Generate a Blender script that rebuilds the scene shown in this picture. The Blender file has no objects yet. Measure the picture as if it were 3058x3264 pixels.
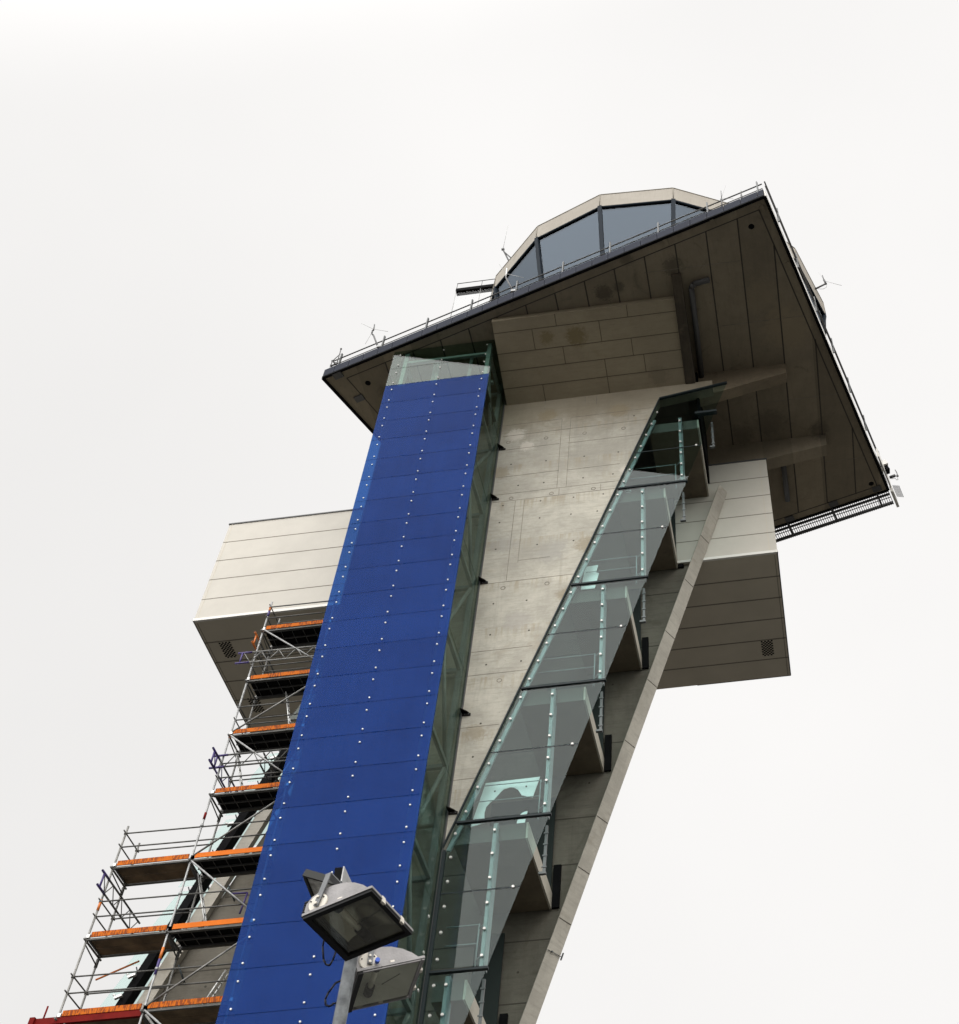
import bpy, math, random
from mathutils import Vector, Matrix
random.seed(7)
R = math.radians
sc = bpy.context.scene
col = sc.collection

# ------------------------------------------------------------------ camera
cam_d = bpy.data.cameras.new('camera')
cam = bpy.data.objects.new('camera', cam_d)
col.objects.link(cam)
sc.camera = cam
yaw, pitch, roll = R(-6.0408), R(50.4171), R(-1.8984)
fw = Vector((math.sin(yaw)*math.cos(pitch), math.cos(yaw)*math.cos(pitch), math.sin(pitch)))
r0 = Vector((math.cos(yaw), -math.sin(yaw), 0))
u0 = r0.cross(fw)
rt = r0*math.cos(roll) + u0*math.sin(roll)
up = -r0*math.sin(roll) + u0*math.cos(roll)
m = Matrix((rt, up, -fw)).transposed().to_4x4()
m.translation = Vector((0, 0, 1.6))
cam.matrix_world = m
cam_d.sensor_fit = 'VERTICAL'
cam_d.sensor_height = 24.0
cam_d.lens = 24.0*4144.73/3264.0
cam_d.shift_x = (1529.0-2150.35)/3264.0
cam_d.clip_start = 0.1
cam_d.clip_end = 5000

# ------------------------------------------------------------------ sky and light
SUN_EL, SUN_AZ = 48.0, 118.0          # elevation; azimuth measured from +Y towards +X
sdir = Vector((math.sin(R(SUN_AZ))*math.cos(R(SUN_EL)), math.cos(R(SUN_AZ))*math.cos(R(SUN_EL)), math.sin(R(SUN_EL))))
w = bpy.data.worlds.new('World')
sc.world = w
w.use_nodes = True
nt = w.node_tree
nt.nodes.clear()
def N(t, kind, **kw):
    n = t.nodes.new(kind)
    for k, v in kw.items():
        if k == 'inp':
            for a, b in v.items():
                n.inputs[a].default_value = b
        else:
            setattr(n, k, v)
    return n
out = N(nt, 'ShaderNodeOutputWorld')
bg = N(nt, 'ShaderNodeBackground', inp={'Strength': 0.1})
sky = N(nt, 'ShaderNodeTexSky', sky_type='NISHITA', sun_disc=False, sun_elevation=R(SUN_EL), sun_rotation=R(SUN_AZ), air_density=1.0, dust_density=4.0)
tc = N(nt, 'ShaderNodeTexCoord')
dot = N(nt, 'ShaderNodeVectorMath', operation='DOT_PRODUCT')
dot.inputs[1].default_value = Vector((-0.12, -0.70, 0.70)).normalized()     # the thin, bright part of the overcast
nt.links.new(tc.outputs['Generated'], dot.inputs[0])
mr = N(nt, 'ShaderNodeMapRange', interpolation_type='SMOOTHSTEP', inp={'From Min': 0.44, 'From Max': 1.0, 'To Min': 0.0, 'To Max': 1.0})
nt.links.new(dot.outputs['Value'], mr.inputs['Value'])
dot2 = N(nt, 'ShaderNodeVectorMath', operation='DOT_PRODUCT')
dot2.inputs[1].default_value = Vector((-0.72, 0.55, 0.28)).normalized()    # thicker cloud low on the left
nt.links.new(tc.outputs['Generated'], dot2.inputs[0])
mr2 = N(nt, 'ShaderNodeMapRange', interpolation_type='SMOOTHSTEP', inp={'From Min': 0.60, 'From Max': 1.0, 'To Min': 1.0, 'To Max': 0.89})
nt.links.new(dot2.outputs['Value'], mr2.inputs['Value'])
noi = N(nt, 'ShaderNodeTexNoise', inp={'Scale': 2.2, 'Detail': 4.0, 'Roughness': 0.5})
nt.links.new(tc.outputs['Generated'], noi.inputs['Vector'])
mrn = N(nt, 'ShaderNodeMapRange', inp={'From Min': 0.3, 'From Max': 0.7, 'To Min': 0.965, 'To Max': 1.025})
nt.links.new(noi.outputs['Fac'], mrn.inputs['Value'])
bright = N(nt, 'ShaderNodeMath', operation='MULTIPLY_ADD', inp={1: 30.0, 2: 9.65})
nt.links.new(mr.outputs['Result'], bright.inputs[0])
b2 = N(nt, 'ShaderNodeMath', operation='MULTIPLY')
nt.links.new(bright.outputs[0], b2.inputs[0]); nt.links.new(mr2.outputs['Result'], b2.inputs[1])
b3 = N(nt, 'ShaderNodeMath', operation='MULTIPLY')
nt.links.new(b2.outputs[0], b3.inputs[0]); nt.links.new(mrn.outputs['Result'], b3.inputs[1])
tint = N(nt, 'ShaderNodeVectorMath', operation='SCALE')
tint.inputs[0].default_value = (1.012, 0.997, 0.981)
nt.links.new(b3.outputs[0], tint.inputs['Scale'])
mixs = N(nt, 'ShaderNodeMix', data_type='RGBA', inp={'Factor': 0.97})
nt.links.new(sky.outputs['Color'], mixs.inputs[6]); nt.links.new(tint.outputs['Vector'], mixs.inputs[7])
nt.links.new(mixs.outputs[2], bg.inputs['Color'])
nt.links.new(bg.outputs[0], out.inputs['Surface'])

sun_d = bpy.data.lights.new('sun', 'SUN')
sun = bpy.data.objects.new('sun', sun_d)
col.objects.link(sun)
sun.location = sdir*200
sun_d.energy = 0.6
sun_d.angle = R(22)
sun_d.color = (1.0, 0.95, 0.88)
sun.rotation_euler = sdir.to_track_quat('Z', 'Y').to_euler()

sc.view_settings.view_transform = 'Standard'
sc.view_settings.look = 'None'
sc.view_settings.gamma = 1.0
sc.view_settings.exposure = 0.0
sc.view_settings.use_curve_mapping = False
sc.cycles.max_bounces = 12
sc.cycles.transparent_max_bounces = 24
sc.cycles.glossy_bounces = 6

# ------------------------------------------------------------------ materials
def mat(name, color, rough=0.6, metal=0.0, noise=0.0, nscale=4.0, bump=0.0, bscale=40.0, spec=0.5, c2=None):
    ma = bpy.data.materials.new(name); ma.use_nodes = True
    t = ma.node_tree; p = t.nodes['Principled BSDF']
    p.inputs['Base Color'].default_value = (*color, 1); p.inputs['Roughness'].default_value = rough
    p.inputs['Metallic'].default_value = metal; p.inputs['Specular IOR Level'].default_value = spec
    co = N(t, 'ShaderNodeTexCoord')
    if noise > 0:
        no = N(t, 'ShaderNodeTexNoise', inp={'Scale': nscale, 'Detail': 6.0, 'Roughness': 0.6})
        t.links.new(co.outputs['Object'], no.inputs['Vector'])
        rp = N(t, 'ShaderNodeValToRGB')
        rp.color_ramp.elements[0].position = 0.3; rp.color_ramp.elements[1].position = 0.7
        lo = c2 if c2 else tuple(c*(1-noise) for c in color)
        rp.color_ramp.elements[0].color = (*lo, 1)
        rp.color_ramp.elements[1].color = (*[min(1, c*(1+noise*0.6)) for c in color], 1)
        t.links.new(no.outputs['Fac'], rp.inputs['Fac']); t.links.new(rp.outputs['Color'], p.inputs['Base Color'])
    if bump > 0:
        nb = N(t, 'ShaderNodeTexNoise', inp={'Scale': bscale, 'Detail': 4.0})
        t.links.new(co.outputs['Object'], nb.inputs['Vector'])
        bp = N(t, 'ShaderNodeBump', inp={'Strength': bump, 'Distance': 0.02})
        t.links.new(nb.outputs['Fac'], bp.inputs['Height']); t.links.new(bp.outputs['Normal'], p.inputs['Normal'])
    return ma

def concrete(name, base, dark, stain, stain_amt=0.5, top=None, streak=(0.6, 0.6, 7.0), seed=0.0, spots=(), strips=None, pours=None):
    """board-marked concrete: cloudy tone, horizontal pour streaks, pores and a few brown water stains"""
    ma = bpy.data.materials.new(name); ma.use_nodes = True
    t = ma.node_tree; p = t.nodes['Principled BSDF']
    p.inputs['Roughness'].default_value = 0.85; p.inputs['Specular IOR Level'].default_value = 0.25
    co = N(t, 'ShaderNodeTexCoord')
    mp0 = N(t, 'ShaderNodeMapping'); mp0.inputs['Location'].default_value = (seed, seed*1.7, seed*0.6)
    t.links.new(co.outputs['Object'], mp0.inputs['Vector'])
    v = mp0.outputs['Vector']
    def noise(scale, detail=5, rough=0.6, scl=None, dist=0.0):
        src = v
        if scl:
            mp = N(t, 'ShaderNodeMapping'); mp.inputs['Scale'].default_value = scl
            t.links.new(v, mp.inputs['Vector']); src = mp.outputs['Vector']
        n = N(t, 'ShaderNodeTexNoise', inp={'Scale': scale, 'Detail': detail, 'Roughness': rough, 'Distortion': dist})
        t.links.new(src, n.inputs['Vector'])
        return n.outputs['Fac']
    def ramp(f, a, b, lo, hi):
        r = N(t, 'ShaderNodeMapRange', interpolation_type='SMOOTHSTEP', inp={'From Min': a, 'From Max': b, 'To Min': lo, 'To Max': hi})
        t.links.new(f, r.inputs['Value']); return r.outputs['Result']
    def mixc(fac, a, b, mode='MIX'):
        x = N(t, 'ShaderNodeMix', data_type='RGBA', blend_type=mode)
        if isinstance(fac, float): x.inputs['Factor'].default_value = fac
        else: t.links.new(fac, x.inputs['Factor'])
        for s, i in ((a, 6), (b, 7)):
            if isinstance(s, tuple): x.inputs[i].default_value = (*s, 1)
            else: t.links.new(s, x.inputs[i])
        return x.outputs[2]
    c = mixc(ramp(noise(0.55, 8, 0.74, dist=0.2), 0.32, 0.68, 0.30, 1.0), dark, base)
    c = mixc(ramp(noise(1.0, 5, 0.7, scl=(3.2, 3.2, 0.16)), 0.52, 0.74, 0.0, 0.40), c, dark)
    c = mixc(ramp(noise(9.0, 5, 0.8, scl=(0.5, 0.5, 3.0)), 0.48, 0.75, 0.0, 0.30), c, dark)
    c = mixc(ramp(noise(1.6, 7, 0.75, scl=streak), 0.46, 0.70, 0.0, 0.55), c, dark)
    c = mixc(ramp(noise(3.2, 5, 0.75, scl=(streak[0]*1.5, streak[1]*1.5, streak[2]*1.6)), 0.55, 0.72, 0.0, 0.45), c, tuple(x*0.75 for x in dark))
    c = mixc(ramp(noise(0.8, 7, 0.65, dist=1.2), 0.56, 0.72, 0.0, stain_amt), c, stain)
    c = mixc(ramp(noise(5.5, 6, 0.75), 0.58, 0.75, 0.0, 0.30), c, dark)
    c = mixc(ramp(noise(16.0, 4, 0.8), 0.62, 0.8, 0.0, 0.35), c, tuple(min(1, x*1.3) for x in base))
    vo = N(t, 'ShaderNodeTexVoronoi', inp={'Scale': 5.0, 'Randomness': 1.0}); t.links.new(v, vo.inputs['Vector'])
    c = mixc(ramp(vo.outputs['Distance'], 0.02, 0.075, 0.55, 0.0), c, tuple(x*0.35 for x in dark))
    if top:            # brown upper band: damp plus the platform's shade painted in, ragged lower edge
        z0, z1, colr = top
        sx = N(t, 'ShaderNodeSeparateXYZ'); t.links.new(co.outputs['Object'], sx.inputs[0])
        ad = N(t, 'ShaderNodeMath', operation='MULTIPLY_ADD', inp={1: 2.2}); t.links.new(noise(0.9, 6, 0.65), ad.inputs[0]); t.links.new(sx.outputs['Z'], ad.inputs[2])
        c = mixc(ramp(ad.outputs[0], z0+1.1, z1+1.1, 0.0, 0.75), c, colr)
    if pours:          # each pour of the wall dried to its own tone
        sz = N(t, 'ShaderNodeSeparateXYZ'); t.links.new(co.outputs['Object'], sz.inputs[0])
        pz_ = N(t, 'ShaderNodeMath', operation='MULTIPLY_ADD', inp={1: 1/pours[1], 2: -pours[0]/pours[1]}); t.links.new(sz.outputs['Z'], pz_.inputs[0])
        pf = N(t, 'ShaderNodeMath', operation='FLOOR'); t.links.new(pz_.outputs[0], pf.inputs[0])
        pw = N(t, 'ShaderNodeTexWhiteNoise', noise_dimensions='1D'); t.links.new(pf.outputs[0], pw.inputs['W'])
        c = mixc(ramp(pw.outputs['Value'], 0.0, 1.0, 0.0, pours[2]), c, dark)
        pr_ = N(t, 'ShaderNodeMath', operation='FRACT'); t.links.new(pz_.outputs[0], pr_.inputs[0])
        nn_ = N(t, 'ShaderNodeMath', operation='MULTIPLY'); t.links.new(ramp(pr_.outputs[0], 0.62, 1.0, 0.0, 0.75), nn_.inputs[0]); t.links.new(ramp(noise(1.0, 5, 0.7, scl=(5, 5, 0.35)), 0.45, 0.65, 0.0, 1.0), nn_.inputs[1])
        c = mixc(nn_.outputs[0], c, stain)
    if strips:         # every cast strip of the ceiling came out in its own tone
        x0, wd, amt = strips
        sx = N(t, 'ShaderNodeSeparateXYZ'); t.links.new(co.outputs['Object'], sx.inputs[0])
        dv = N(t, 'ShaderNodeMath', operation='MULTIPLY_ADD', inp={1: 1.0/wd, 2: -x0/wd}); t.links.new(sx.outputs['X'], dv.inputs[0])
        fl = N(t, 'ShaderNodeMath', operation='FLOOR'); t.links.new(dv.outputs[0], fl.inputs[0])
        wn = N(t, 'ShaderNodeTexWhiteNoise', noise_dimensions='1D'); t.links.new(fl.outputs[0], wn.inputs['W'])
        c = mixc(ramp(wn.outputs['Value'], 0.0, 1.0, 0.0, amt), c, tuple(x*0.55 for x in dark))
    for (px, py, pz, rad, colr, amt) in spots:      # single stains and patches, ragged by noise
        ds = N(t, 'ShaderNodeVectorMath', operation='DISTANCE'); ds.inputs[1].default_value = (px+9.4, py-27.0, pz); t.links.new(co.outputs['Object'], ds.inputs[0])
        ad = N(t, 'ShaderNodeMath', operation='MULTIPLY_ADD', inp={1: rad*1.9}); t.links.new(noise(2.4/max(rad, 0.3), 8, 0.75, dist=1.6), ad.inputs[0]); t.links.new(ds.outputs['Value'], ad.inputs[2])
        c = mixc(ramp(ad.outputs[0], rad*1.35, rad*1.85, amt, 0.0), c, colr)
    t.links.new(c, p.inputs['Base Color'])
    nb = N(t, 'ShaderNodeTexNoise', inp={'Scale': 28.0, 'Detail': 5.0}); t.links.new(v, nb.inputs['Vector'])
    bp = N(t, 'ShaderNodeBump', inp={'Strength': 0.25, 'Distance': 0.01})
    t.links.new(nb.outputs['Fac'], bp.inputs['Height']); t.links.new(bp.outputs['Normal'], p.inputs['Normal'])
    return ma

def glass(name, tint, boost=1.0, base=0.0, gcol=(1, 1, 1), rough=0.0, wave=0.0):
    ma = bpy.data.materials.new(name); ma.use_nodes = True
    t = ma.node_tree; t.nodes.clear()
    o = N(t, 'ShaderNodeOutputMaterial')
    tr = N(t, 'ShaderNodeBsdfTransparent'); tr.inputs['Color'].default_value = (*tint, 1)
    gl = N(t, 'ShaderNodeBsdfGlossy'); gl.inputs['Color'].default_value = (*gcol, 1); gl.inputs['Roughness'].default_value = rough
    fr = N(t, 'ShaderNodeFresnel', inp={'IOR': 1.5})
    ge = N(t, 'ShaderNodeNewGeometry')               # both faces of a thin sheet reflect alike
    io = N(t, 'ShaderNodeMath', operation='MULTIPLY_ADD', inp={1: -0.8333, 2: 1.5})
    t.links.new(ge.outputs['Backfacing'], io.inputs[0]); t.links.new(io.outputs[0], fr.inputs['IOR'])
    ma_ = N(t, 'ShaderNodeMath', operation='MULTIPLY_ADD', use_clamp=True, inp={1: boost, 2: base})
    if wave > 0:
        co = N(t, 'ShaderNodeTexCoord')
        no = N(t, 'ShaderNodeTexNoise', inp={'Scale': 0.35, 'Detail': 1.0}); t.links.new(co.outputs['Object'], no.inputs['Vector'])
        bp = N(t, 'ShaderNodeBump', inp={'Strength': wave, 'Distance': 0.05}); t.links.new(no.outputs['Fac'], bp.inputs['Height'])
        t.links.new(bp.outputs['Normal'], gl.inputs['Normal'])
    mx = N(t, 'ShaderNodeMixShader')
    t.links.new(fr.outputs[0], ma_.inputs[0]); t.links.new(ma_.outputs[0], mx.inputs['Fac'])
    t.links.new(tr.outputs[0], mx.inputs[1]); t.links.new(gl.outputs[0], mx.inputs[2]); t.links.new(mx.outputs[0], o.inputs['Surface'])
    return ma

def blue_glass():
    """printed blue glass: a little light passes through, sharp faint reflection on top"""
    ma = bpy.data.materials.new('blue_glass'); ma.use_nodes = True
    t = ma.node_tree; t.nodes.clear()
    o = N(t, 'ShaderNodeOutputMaterial')
    co = N(t, 'ShaderNodeTexCoord')
    no = N(t, 'ShaderNodeTexNoise', inp={'Scale': 0.9, 'Detail': 5.0, 'Roughness': 0.6})
    t.links.new(co.outputs['Object'], no.inputs['Vector'])
    oi = N(t, 'ShaderNodeObjectInfo')
    mpd = N(t, 'ShaderNodeMapping'); mpd.inputs['Scale'].default_value = (5.0, 1.0, 0.12); t.links.new(co.outputs['Object'], mpd.inputs['Vector'])
    nd = N(t, 'ShaderNodeTexNoise', inp={'Scale': 1.0, 'Detail': 4.0}); t.links.new(mpd.outputs['Vector'], nd.inputs['Vector'])   # dirt runs
    a0 = N(t, 'ShaderNodeMath', operation='MULTIPLY_ADD', inp={1: 0.30}); t.links.new(oi.outputs['Random'], a0.inputs[0]); t.links.new(no.outputs['Fac'], a0.inputs[2])
    ad = N(t, 'ShaderNodeMath', operation='MULTIPLY_ADD', inp={1: 0.5, 2: -0.25}); t.links.new(nd.outputs['Fac'], ad.inputs[0])
    ad2 = N(t, 'ShaderNodeMath', operation='ADD'); t.links.new(a0.outputs[0], ad2.inputs[0]); t.links.new(ad.outputs[0], ad2.inputs[1]); ad = ad2
    rp = N(t, 'ShaderNodeValToRGB')
    rp.color_ramp.elements[0].position = 0.35; rp.color_ramp.elements[1].position = 0.85
    rp.color_ramp.elements[0].color = (0.0060, 0.032, 0.158, 1); rp.color_ramp.elements[1].color = (0.0090, 0.043, 0.200, 1)
    t.links.new(ad.outputs[0], rp.inputs['Fac'])
    di = N(t, 'ShaderNodeBsdfDiffuse'); t.links.new(rp.outputs['Color'], di.inputs['Color'])
    tl = N(t, 'ShaderNodeBsdfTransparent'); tl.inputs['Color'].default_value = (0.30, 0.62, 1.0, 1)
    m1 = N(t, 'ShaderNodeMixShader', inp={'Fac': 0.42}); t.links.new(di.outputs[0], m1.inputs[1]); t.links.new(tl.outputs[0], m1.inputs[2])
    gl = N(t, 'ShaderNodeBsdfGlossy', inp={'Roughness': 0.06})
    fr = N(t, 'ShaderNodeFresnel', inp={'IOR': 1.42})
    ge = N(t, 'ShaderNodeNewGeometry')
    io = N(t, 'ShaderNodeMath', operation='MULTIPLY_ADD', inp={1: -0.7158, 2: 1.42}); t.links.new(ge.outputs['Backfacing'], io.inputs[0]); t.links.new(io.outputs[0], fr.inputs['IOR'])
    sc_ = N(t, 'ShaderNodeMath', operation='MULTIPLY', inp={1: 0.16}); t.links.new(fr.outputs[0], sc_.inputs[0])
    m2 = N(t, 'ShaderNodeMixShader'); t.links.new(sc_.outputs[0], m2.inputs['Fac']); t.links.new(m1.outputs[0], m2.inputs[1]); t.links.new(gl.outputs[0], m2.inputs[2])
    t.links.new(m2.outputs[0], o.inputs['Surface'])
    return ma

def printed_board():
    """orange toe board with worn dark red stencil strokes"""
    ma = mat('printed_board', (0.62, 0.16, 0.015), 0.7, spec=0.12)
    t = ma.node_tree; p = t.nodes['Principled BSDF']
    co = N(t, 'ShaderNodeTexCoord')
    mp = N(t, 'ShaderNodeMapping'); mp.inputs['Scale'].default_value = (46.0, 1.0, 6.0); t.links.new(co.outputs['Object'], mp.inputs['Vector'])
    n1 = N(t, 'ShaderNodeTexNoise', inp={'Scale': 1.0, 'Detail': 2.0}); t.links.new(mp.outputs['Vector'], n1.inputs['Vector'])
    n2 = N(t, 'ShaderNodeTexNoise', inp={'Scale': 2.3, 'Detail': 1.0}); t.links.new(co.outputs['Object'], n2.inputs['Vector'])
    r1 = N(t, 'ShaderNodeMapRange', inp={'From Min': 0.47, 'From Max': 0.53}); t.links.new(n1.outputs['Fac'], r1.inputs['Value'])
    r2 = N(t, 'ShaderNodeMapRange', inp={'From Min': 0.40, 'From Max': 0.46}); t.links.new(n2.outputs['Fac'], r2.inputs['Value'])
    mu = N(t, 'ShaderNodeMath', operation='MULTIPLY', use_clamp=True); t.links.new(r1.outputs[0], mu.inputs[0]); t.links.new(r2.outputs[0], mu.inputs[1])
    mx = N(t, 'ShaderNodeMix', data_type='RGBA'); mx.inputs[6].default_value = (0.52, 0.125, 0.008, 1); mx.inputs[7].default_value = (0.22, 0.05, 0.012, 1)
    t.links.new(mu.outputs[0], mx.inputs['Factor']); t.links.new(mx.outputs[2], p.inputs['Base Color'])
    return ma

M = {}
PALE, BRN, SOOT = (0.56, 0.52, 0.45), (0.25, 0.205, 0.13), (0.03, 0.025, 0.018)
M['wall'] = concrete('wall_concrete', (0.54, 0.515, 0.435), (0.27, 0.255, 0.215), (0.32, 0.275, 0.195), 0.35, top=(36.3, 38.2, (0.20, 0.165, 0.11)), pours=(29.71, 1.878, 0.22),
    spots=((-7.9, 25, 37.0, 0.45, PALE, 0.8), (-7.5, 25, 36.3, 0.35, PALE, 0.7), (-4.15, 25, 34.4, 0.30, PALE, 0.8), (-6.9, 25, 37.9, 0.5, BRN, 0.7), (-4.4, 25, 37.75, 0.55, BRN, 0.7), (-5.3, 25, 31.0, 0.5, BRN, 0.6), (-5.9, 25, 28.9, 0.35, BRN, 0.6), (-8.3, 25, 35.0, 0.45, BRN, 0.5), (-6.4, 25, 30.9, 0.7, (0.30, 0.29, 0.26), 0.6), (-7.9, 25, 31.4, 0.6, (0.30, 0.29, 0.26), 0.5), (-7.2, 25, 28.0, 0.6, (0.33, 0.31, 0.28), 0.5), (-8.0, 25, 24.0, 0.4, BRN, 0.5)))
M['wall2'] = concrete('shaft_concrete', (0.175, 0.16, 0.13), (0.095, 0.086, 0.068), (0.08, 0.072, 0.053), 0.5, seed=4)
M['rib'] = concrete('rib_concrete', (0.48, 0.45, 0.385), (0.30, 0.28, 0.24), (0.25, 0.22, 0.17), 0.5, seed=9)
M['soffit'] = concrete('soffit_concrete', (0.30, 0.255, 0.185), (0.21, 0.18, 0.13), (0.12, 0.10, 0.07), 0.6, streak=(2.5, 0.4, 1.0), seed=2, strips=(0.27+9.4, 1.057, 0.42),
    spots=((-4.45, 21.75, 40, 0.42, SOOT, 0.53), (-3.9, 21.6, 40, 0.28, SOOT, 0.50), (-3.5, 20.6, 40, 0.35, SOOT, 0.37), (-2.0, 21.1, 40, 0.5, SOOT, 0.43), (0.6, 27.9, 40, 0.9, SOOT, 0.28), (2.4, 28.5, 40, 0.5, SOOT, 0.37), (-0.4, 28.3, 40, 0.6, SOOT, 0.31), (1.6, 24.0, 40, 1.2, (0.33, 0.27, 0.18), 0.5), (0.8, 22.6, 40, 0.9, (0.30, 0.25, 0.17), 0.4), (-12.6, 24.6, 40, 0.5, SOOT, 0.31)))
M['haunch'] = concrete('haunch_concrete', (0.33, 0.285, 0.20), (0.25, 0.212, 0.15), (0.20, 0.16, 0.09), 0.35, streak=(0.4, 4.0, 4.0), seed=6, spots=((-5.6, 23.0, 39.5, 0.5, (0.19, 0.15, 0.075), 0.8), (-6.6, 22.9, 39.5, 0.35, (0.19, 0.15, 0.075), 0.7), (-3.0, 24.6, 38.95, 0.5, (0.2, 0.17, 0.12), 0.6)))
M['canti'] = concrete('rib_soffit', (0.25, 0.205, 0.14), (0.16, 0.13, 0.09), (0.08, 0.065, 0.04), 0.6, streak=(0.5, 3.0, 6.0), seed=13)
M['slab_shade'] = concrete('slab_front_shade', (0.12, 0.115, 0.10), (0.09, 0.085, 0.07), (0.1, 0.09, 0.07), 0.3, seed=3)  # dark copy of the slab concrete; shade on the front put into colour
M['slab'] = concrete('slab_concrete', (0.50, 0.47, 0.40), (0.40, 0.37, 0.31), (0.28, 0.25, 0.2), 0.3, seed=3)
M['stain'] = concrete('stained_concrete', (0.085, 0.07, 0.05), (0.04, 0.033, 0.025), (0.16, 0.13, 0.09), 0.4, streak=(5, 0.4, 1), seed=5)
M['soffit_shade'] = concrete('slab_soffit_shade', (0.20, 0.165, 0.12), (0.12, 0.10, 0.07), (0.08, 0.065, 0.045), 0.4, seed=8)  # slab underside: its shade is mixed into a darker concrete tone
M['joint'] = mat('joint', (0.055, 0.047, 0.036), 0.9)
M['joint3'] = mat('block_joint', (0.13, 0.105, 0.07), 0.9)
M['joint2'] = mat('pour_joint', (0.23, 0.205, 0.165), 0.9, noise=0.5, nscale=3)
M['panel'] = mat('wing_panel', (0.515, 0.485, 0.425), 0.5, noise=0.07, nscale=0.9, spec=0.3)
M['panel_trim'] = mat('wing_trim', (0.70, 0.68, 0.63), 0.35)
M['under'] = mat('wing_underside', (0.53, 0.48, 0.385), 0.55, noise=0.08, nscale=0.8, spec=0.3)
M['seam'] = mat('panel_seam', (0.20, 0.18, 0.145), 0.8)
M['blue'] = blue_glass()
M['clear'] = glass('clear_glass', (0.66, 0.76, 0.71), 0.55, 0.0)
M['side'] = glass('shaft_side_glass', (0.70, 0.755, 0.72), 0.45, 0.0, gcol=(0.60, 0.68, 0.63))
M['stair'] = glass('stair_glass', (0.765, 0.865, 0.85), 0.42, 0.0)
M['pale'] = glass('pale_green_glass', (0.84, 0.93, 0.91), 0.4, 0.0)
M['cab'] = glass('cab_glass', (0.36, 0.42, 0.46), 0.5, 0.035, gcol=(0.70, 0.80, 0.92))
M['bolt'] = mat('bolt_steel', (0.62, 0.61, 0.575), 0.4, 0.2, noise=0.3, nscale=30)
M['steel'] = mat('grey_green_steel', (0.27, 0.305, 0.305), 0.5, 0.1, noise=0.1)
M['teal'] = mat('dark_teal_steel', (0.012, 0.02, 0.022), 0.6, spec=0.3)
M['black'] = mat('black_steel', (0.006, 0.006, 0.0065), 0.8, noise=0.3, spec=0.06)
M['dark'] = mat('dark_backing', (0.02, 0.022, 0.025), 0.8)
M['bkt'] = mat('rusty_black_steel', (0.016, 0.014, 0.012), 0.7, noise=0.6, nscale=14, spec=0.2)
M['frame'] = mat('frame_grey', (0.10, 0.105, 0.105), 0.5)
M['dgrey'] = mat('dark_grey_steel', (0.07, 0.07, 0.07), 0.55)
M['fascia'] = mat('fascia_metal', (0.022, 0.026, 0.040), 0.6, 0.0, spec=0.06, noise=0.15, nscale=1.2)
M['rail'] = mat('rail_steel', (0.06, 0.06, 0.06), 0.5, 0.3)
M['galv'] = mat('galvanised_steel', (0.36, 0.36, 0.355), 0.5, 0.35, noise=0.35, nscale=9)
M['scaf'] = mat('scaffold_tube', (0.24, 0.235, 0.22), 0.55, 0.3, noise=0.5, nscale=6)
M['scafd'] = mat('weathered_tube', (0.10, 0.098, 0.09), 0.6, 0.25, noise=0.4, nscale=6)
M['rim'] = concrete('rim_cladding', (0.40, 0.37, 0.32), (0.33, 0.30, 0.255), (0.22, 0.185, 0.13), 0.35, streak=(5.0, 5.0, 0.5), seed=11)
M['mull'] = mat('mullion_blue_grey', (0.012, 0.019, 0.028), 0.6, spec=0.1)
M['orange'] = mat('orange_board', (0.66, 0.15, 0.006), 0.6, noise=0.15, nscale=3, spec=0.15)
M['print'] = printed_board()
M['purple'] = mat('purple_paint', (0.055, 0.035, 0.16), 0.5)
M['opaint'] = mat('orange_paint', (0.60, 0.16, 0.02), 0.5)
M['red'] = mat('red_beam', (0.15, 0.008, 0.006), 0.7, noise=0.25, spec=0.08)
M['ply'] = mat('weathered_plywood', (0.17, 0.115, 0.065), 0.8, noise=0.55, nscale=2.2)
M['stair_dark'] = mat('stair_shade', (0.02, 0.027, 0.025), 0.8, spec=0.2)  # dark tone that stands for shade inside the stair
M['white'] = mat('white_board', (0.93, 0.95, 0.94), 0.4)
M['alu'] = mat('aluminium', (0.62, 0.62, 0.60), 0.4, 0.5, noise=0.15, nscale=8)
M['cast'] = mat('cast_aluminium', (0.25, 0.24, 0.238), 0.5, 0.25, noise=0.22, nscale=5, bump=0.15, bscale=60)
M['refl'] = mat('reflector', (0.50, 0.49, 0.43), 0.25, 0.8, noise=0.2, nscale=6)
M['reflw'] = mat('hammered_reflector', (0.86, 0.87, 0.83), 0.5, 0.0, noise=0.12, nscale=7)
M['lampglass'] = glass('lamp_glass', (0.93, 0.94, 0.90), 1.0, 0.0)
M['rubber'] = mat('black_rubber', (0.007, 0.007, 0.0075), 0.6, spec=0.25)
M['plate'] = mat('cream_plate', (0.66, 0.62, 0.54), 0.5, noise=0.12, nscale=12)
M['lantern'] = mat('lantern_grey', (0.022, 0.023, 0.021), 0.6, spec=0.3)
M['lens'] = mat('white_lens', (0.55, 0.55, 0.52), 0.3, noise=0.6, nscale=14, c2=(0.12, 0.12, 0.11))
M['bracket'] = mat('bracket_steel', (0.15, 0.155, 0.16), 0.5, 0.2, noise=0.2, nscale=12)
M['knob'] = mat('blue_knob', (0.01, 0.08, 0.50), 0.4)
M['bulb'] = mat('lamp_tube', (0.85, 0.83, 0.76), 0.15)

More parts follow.
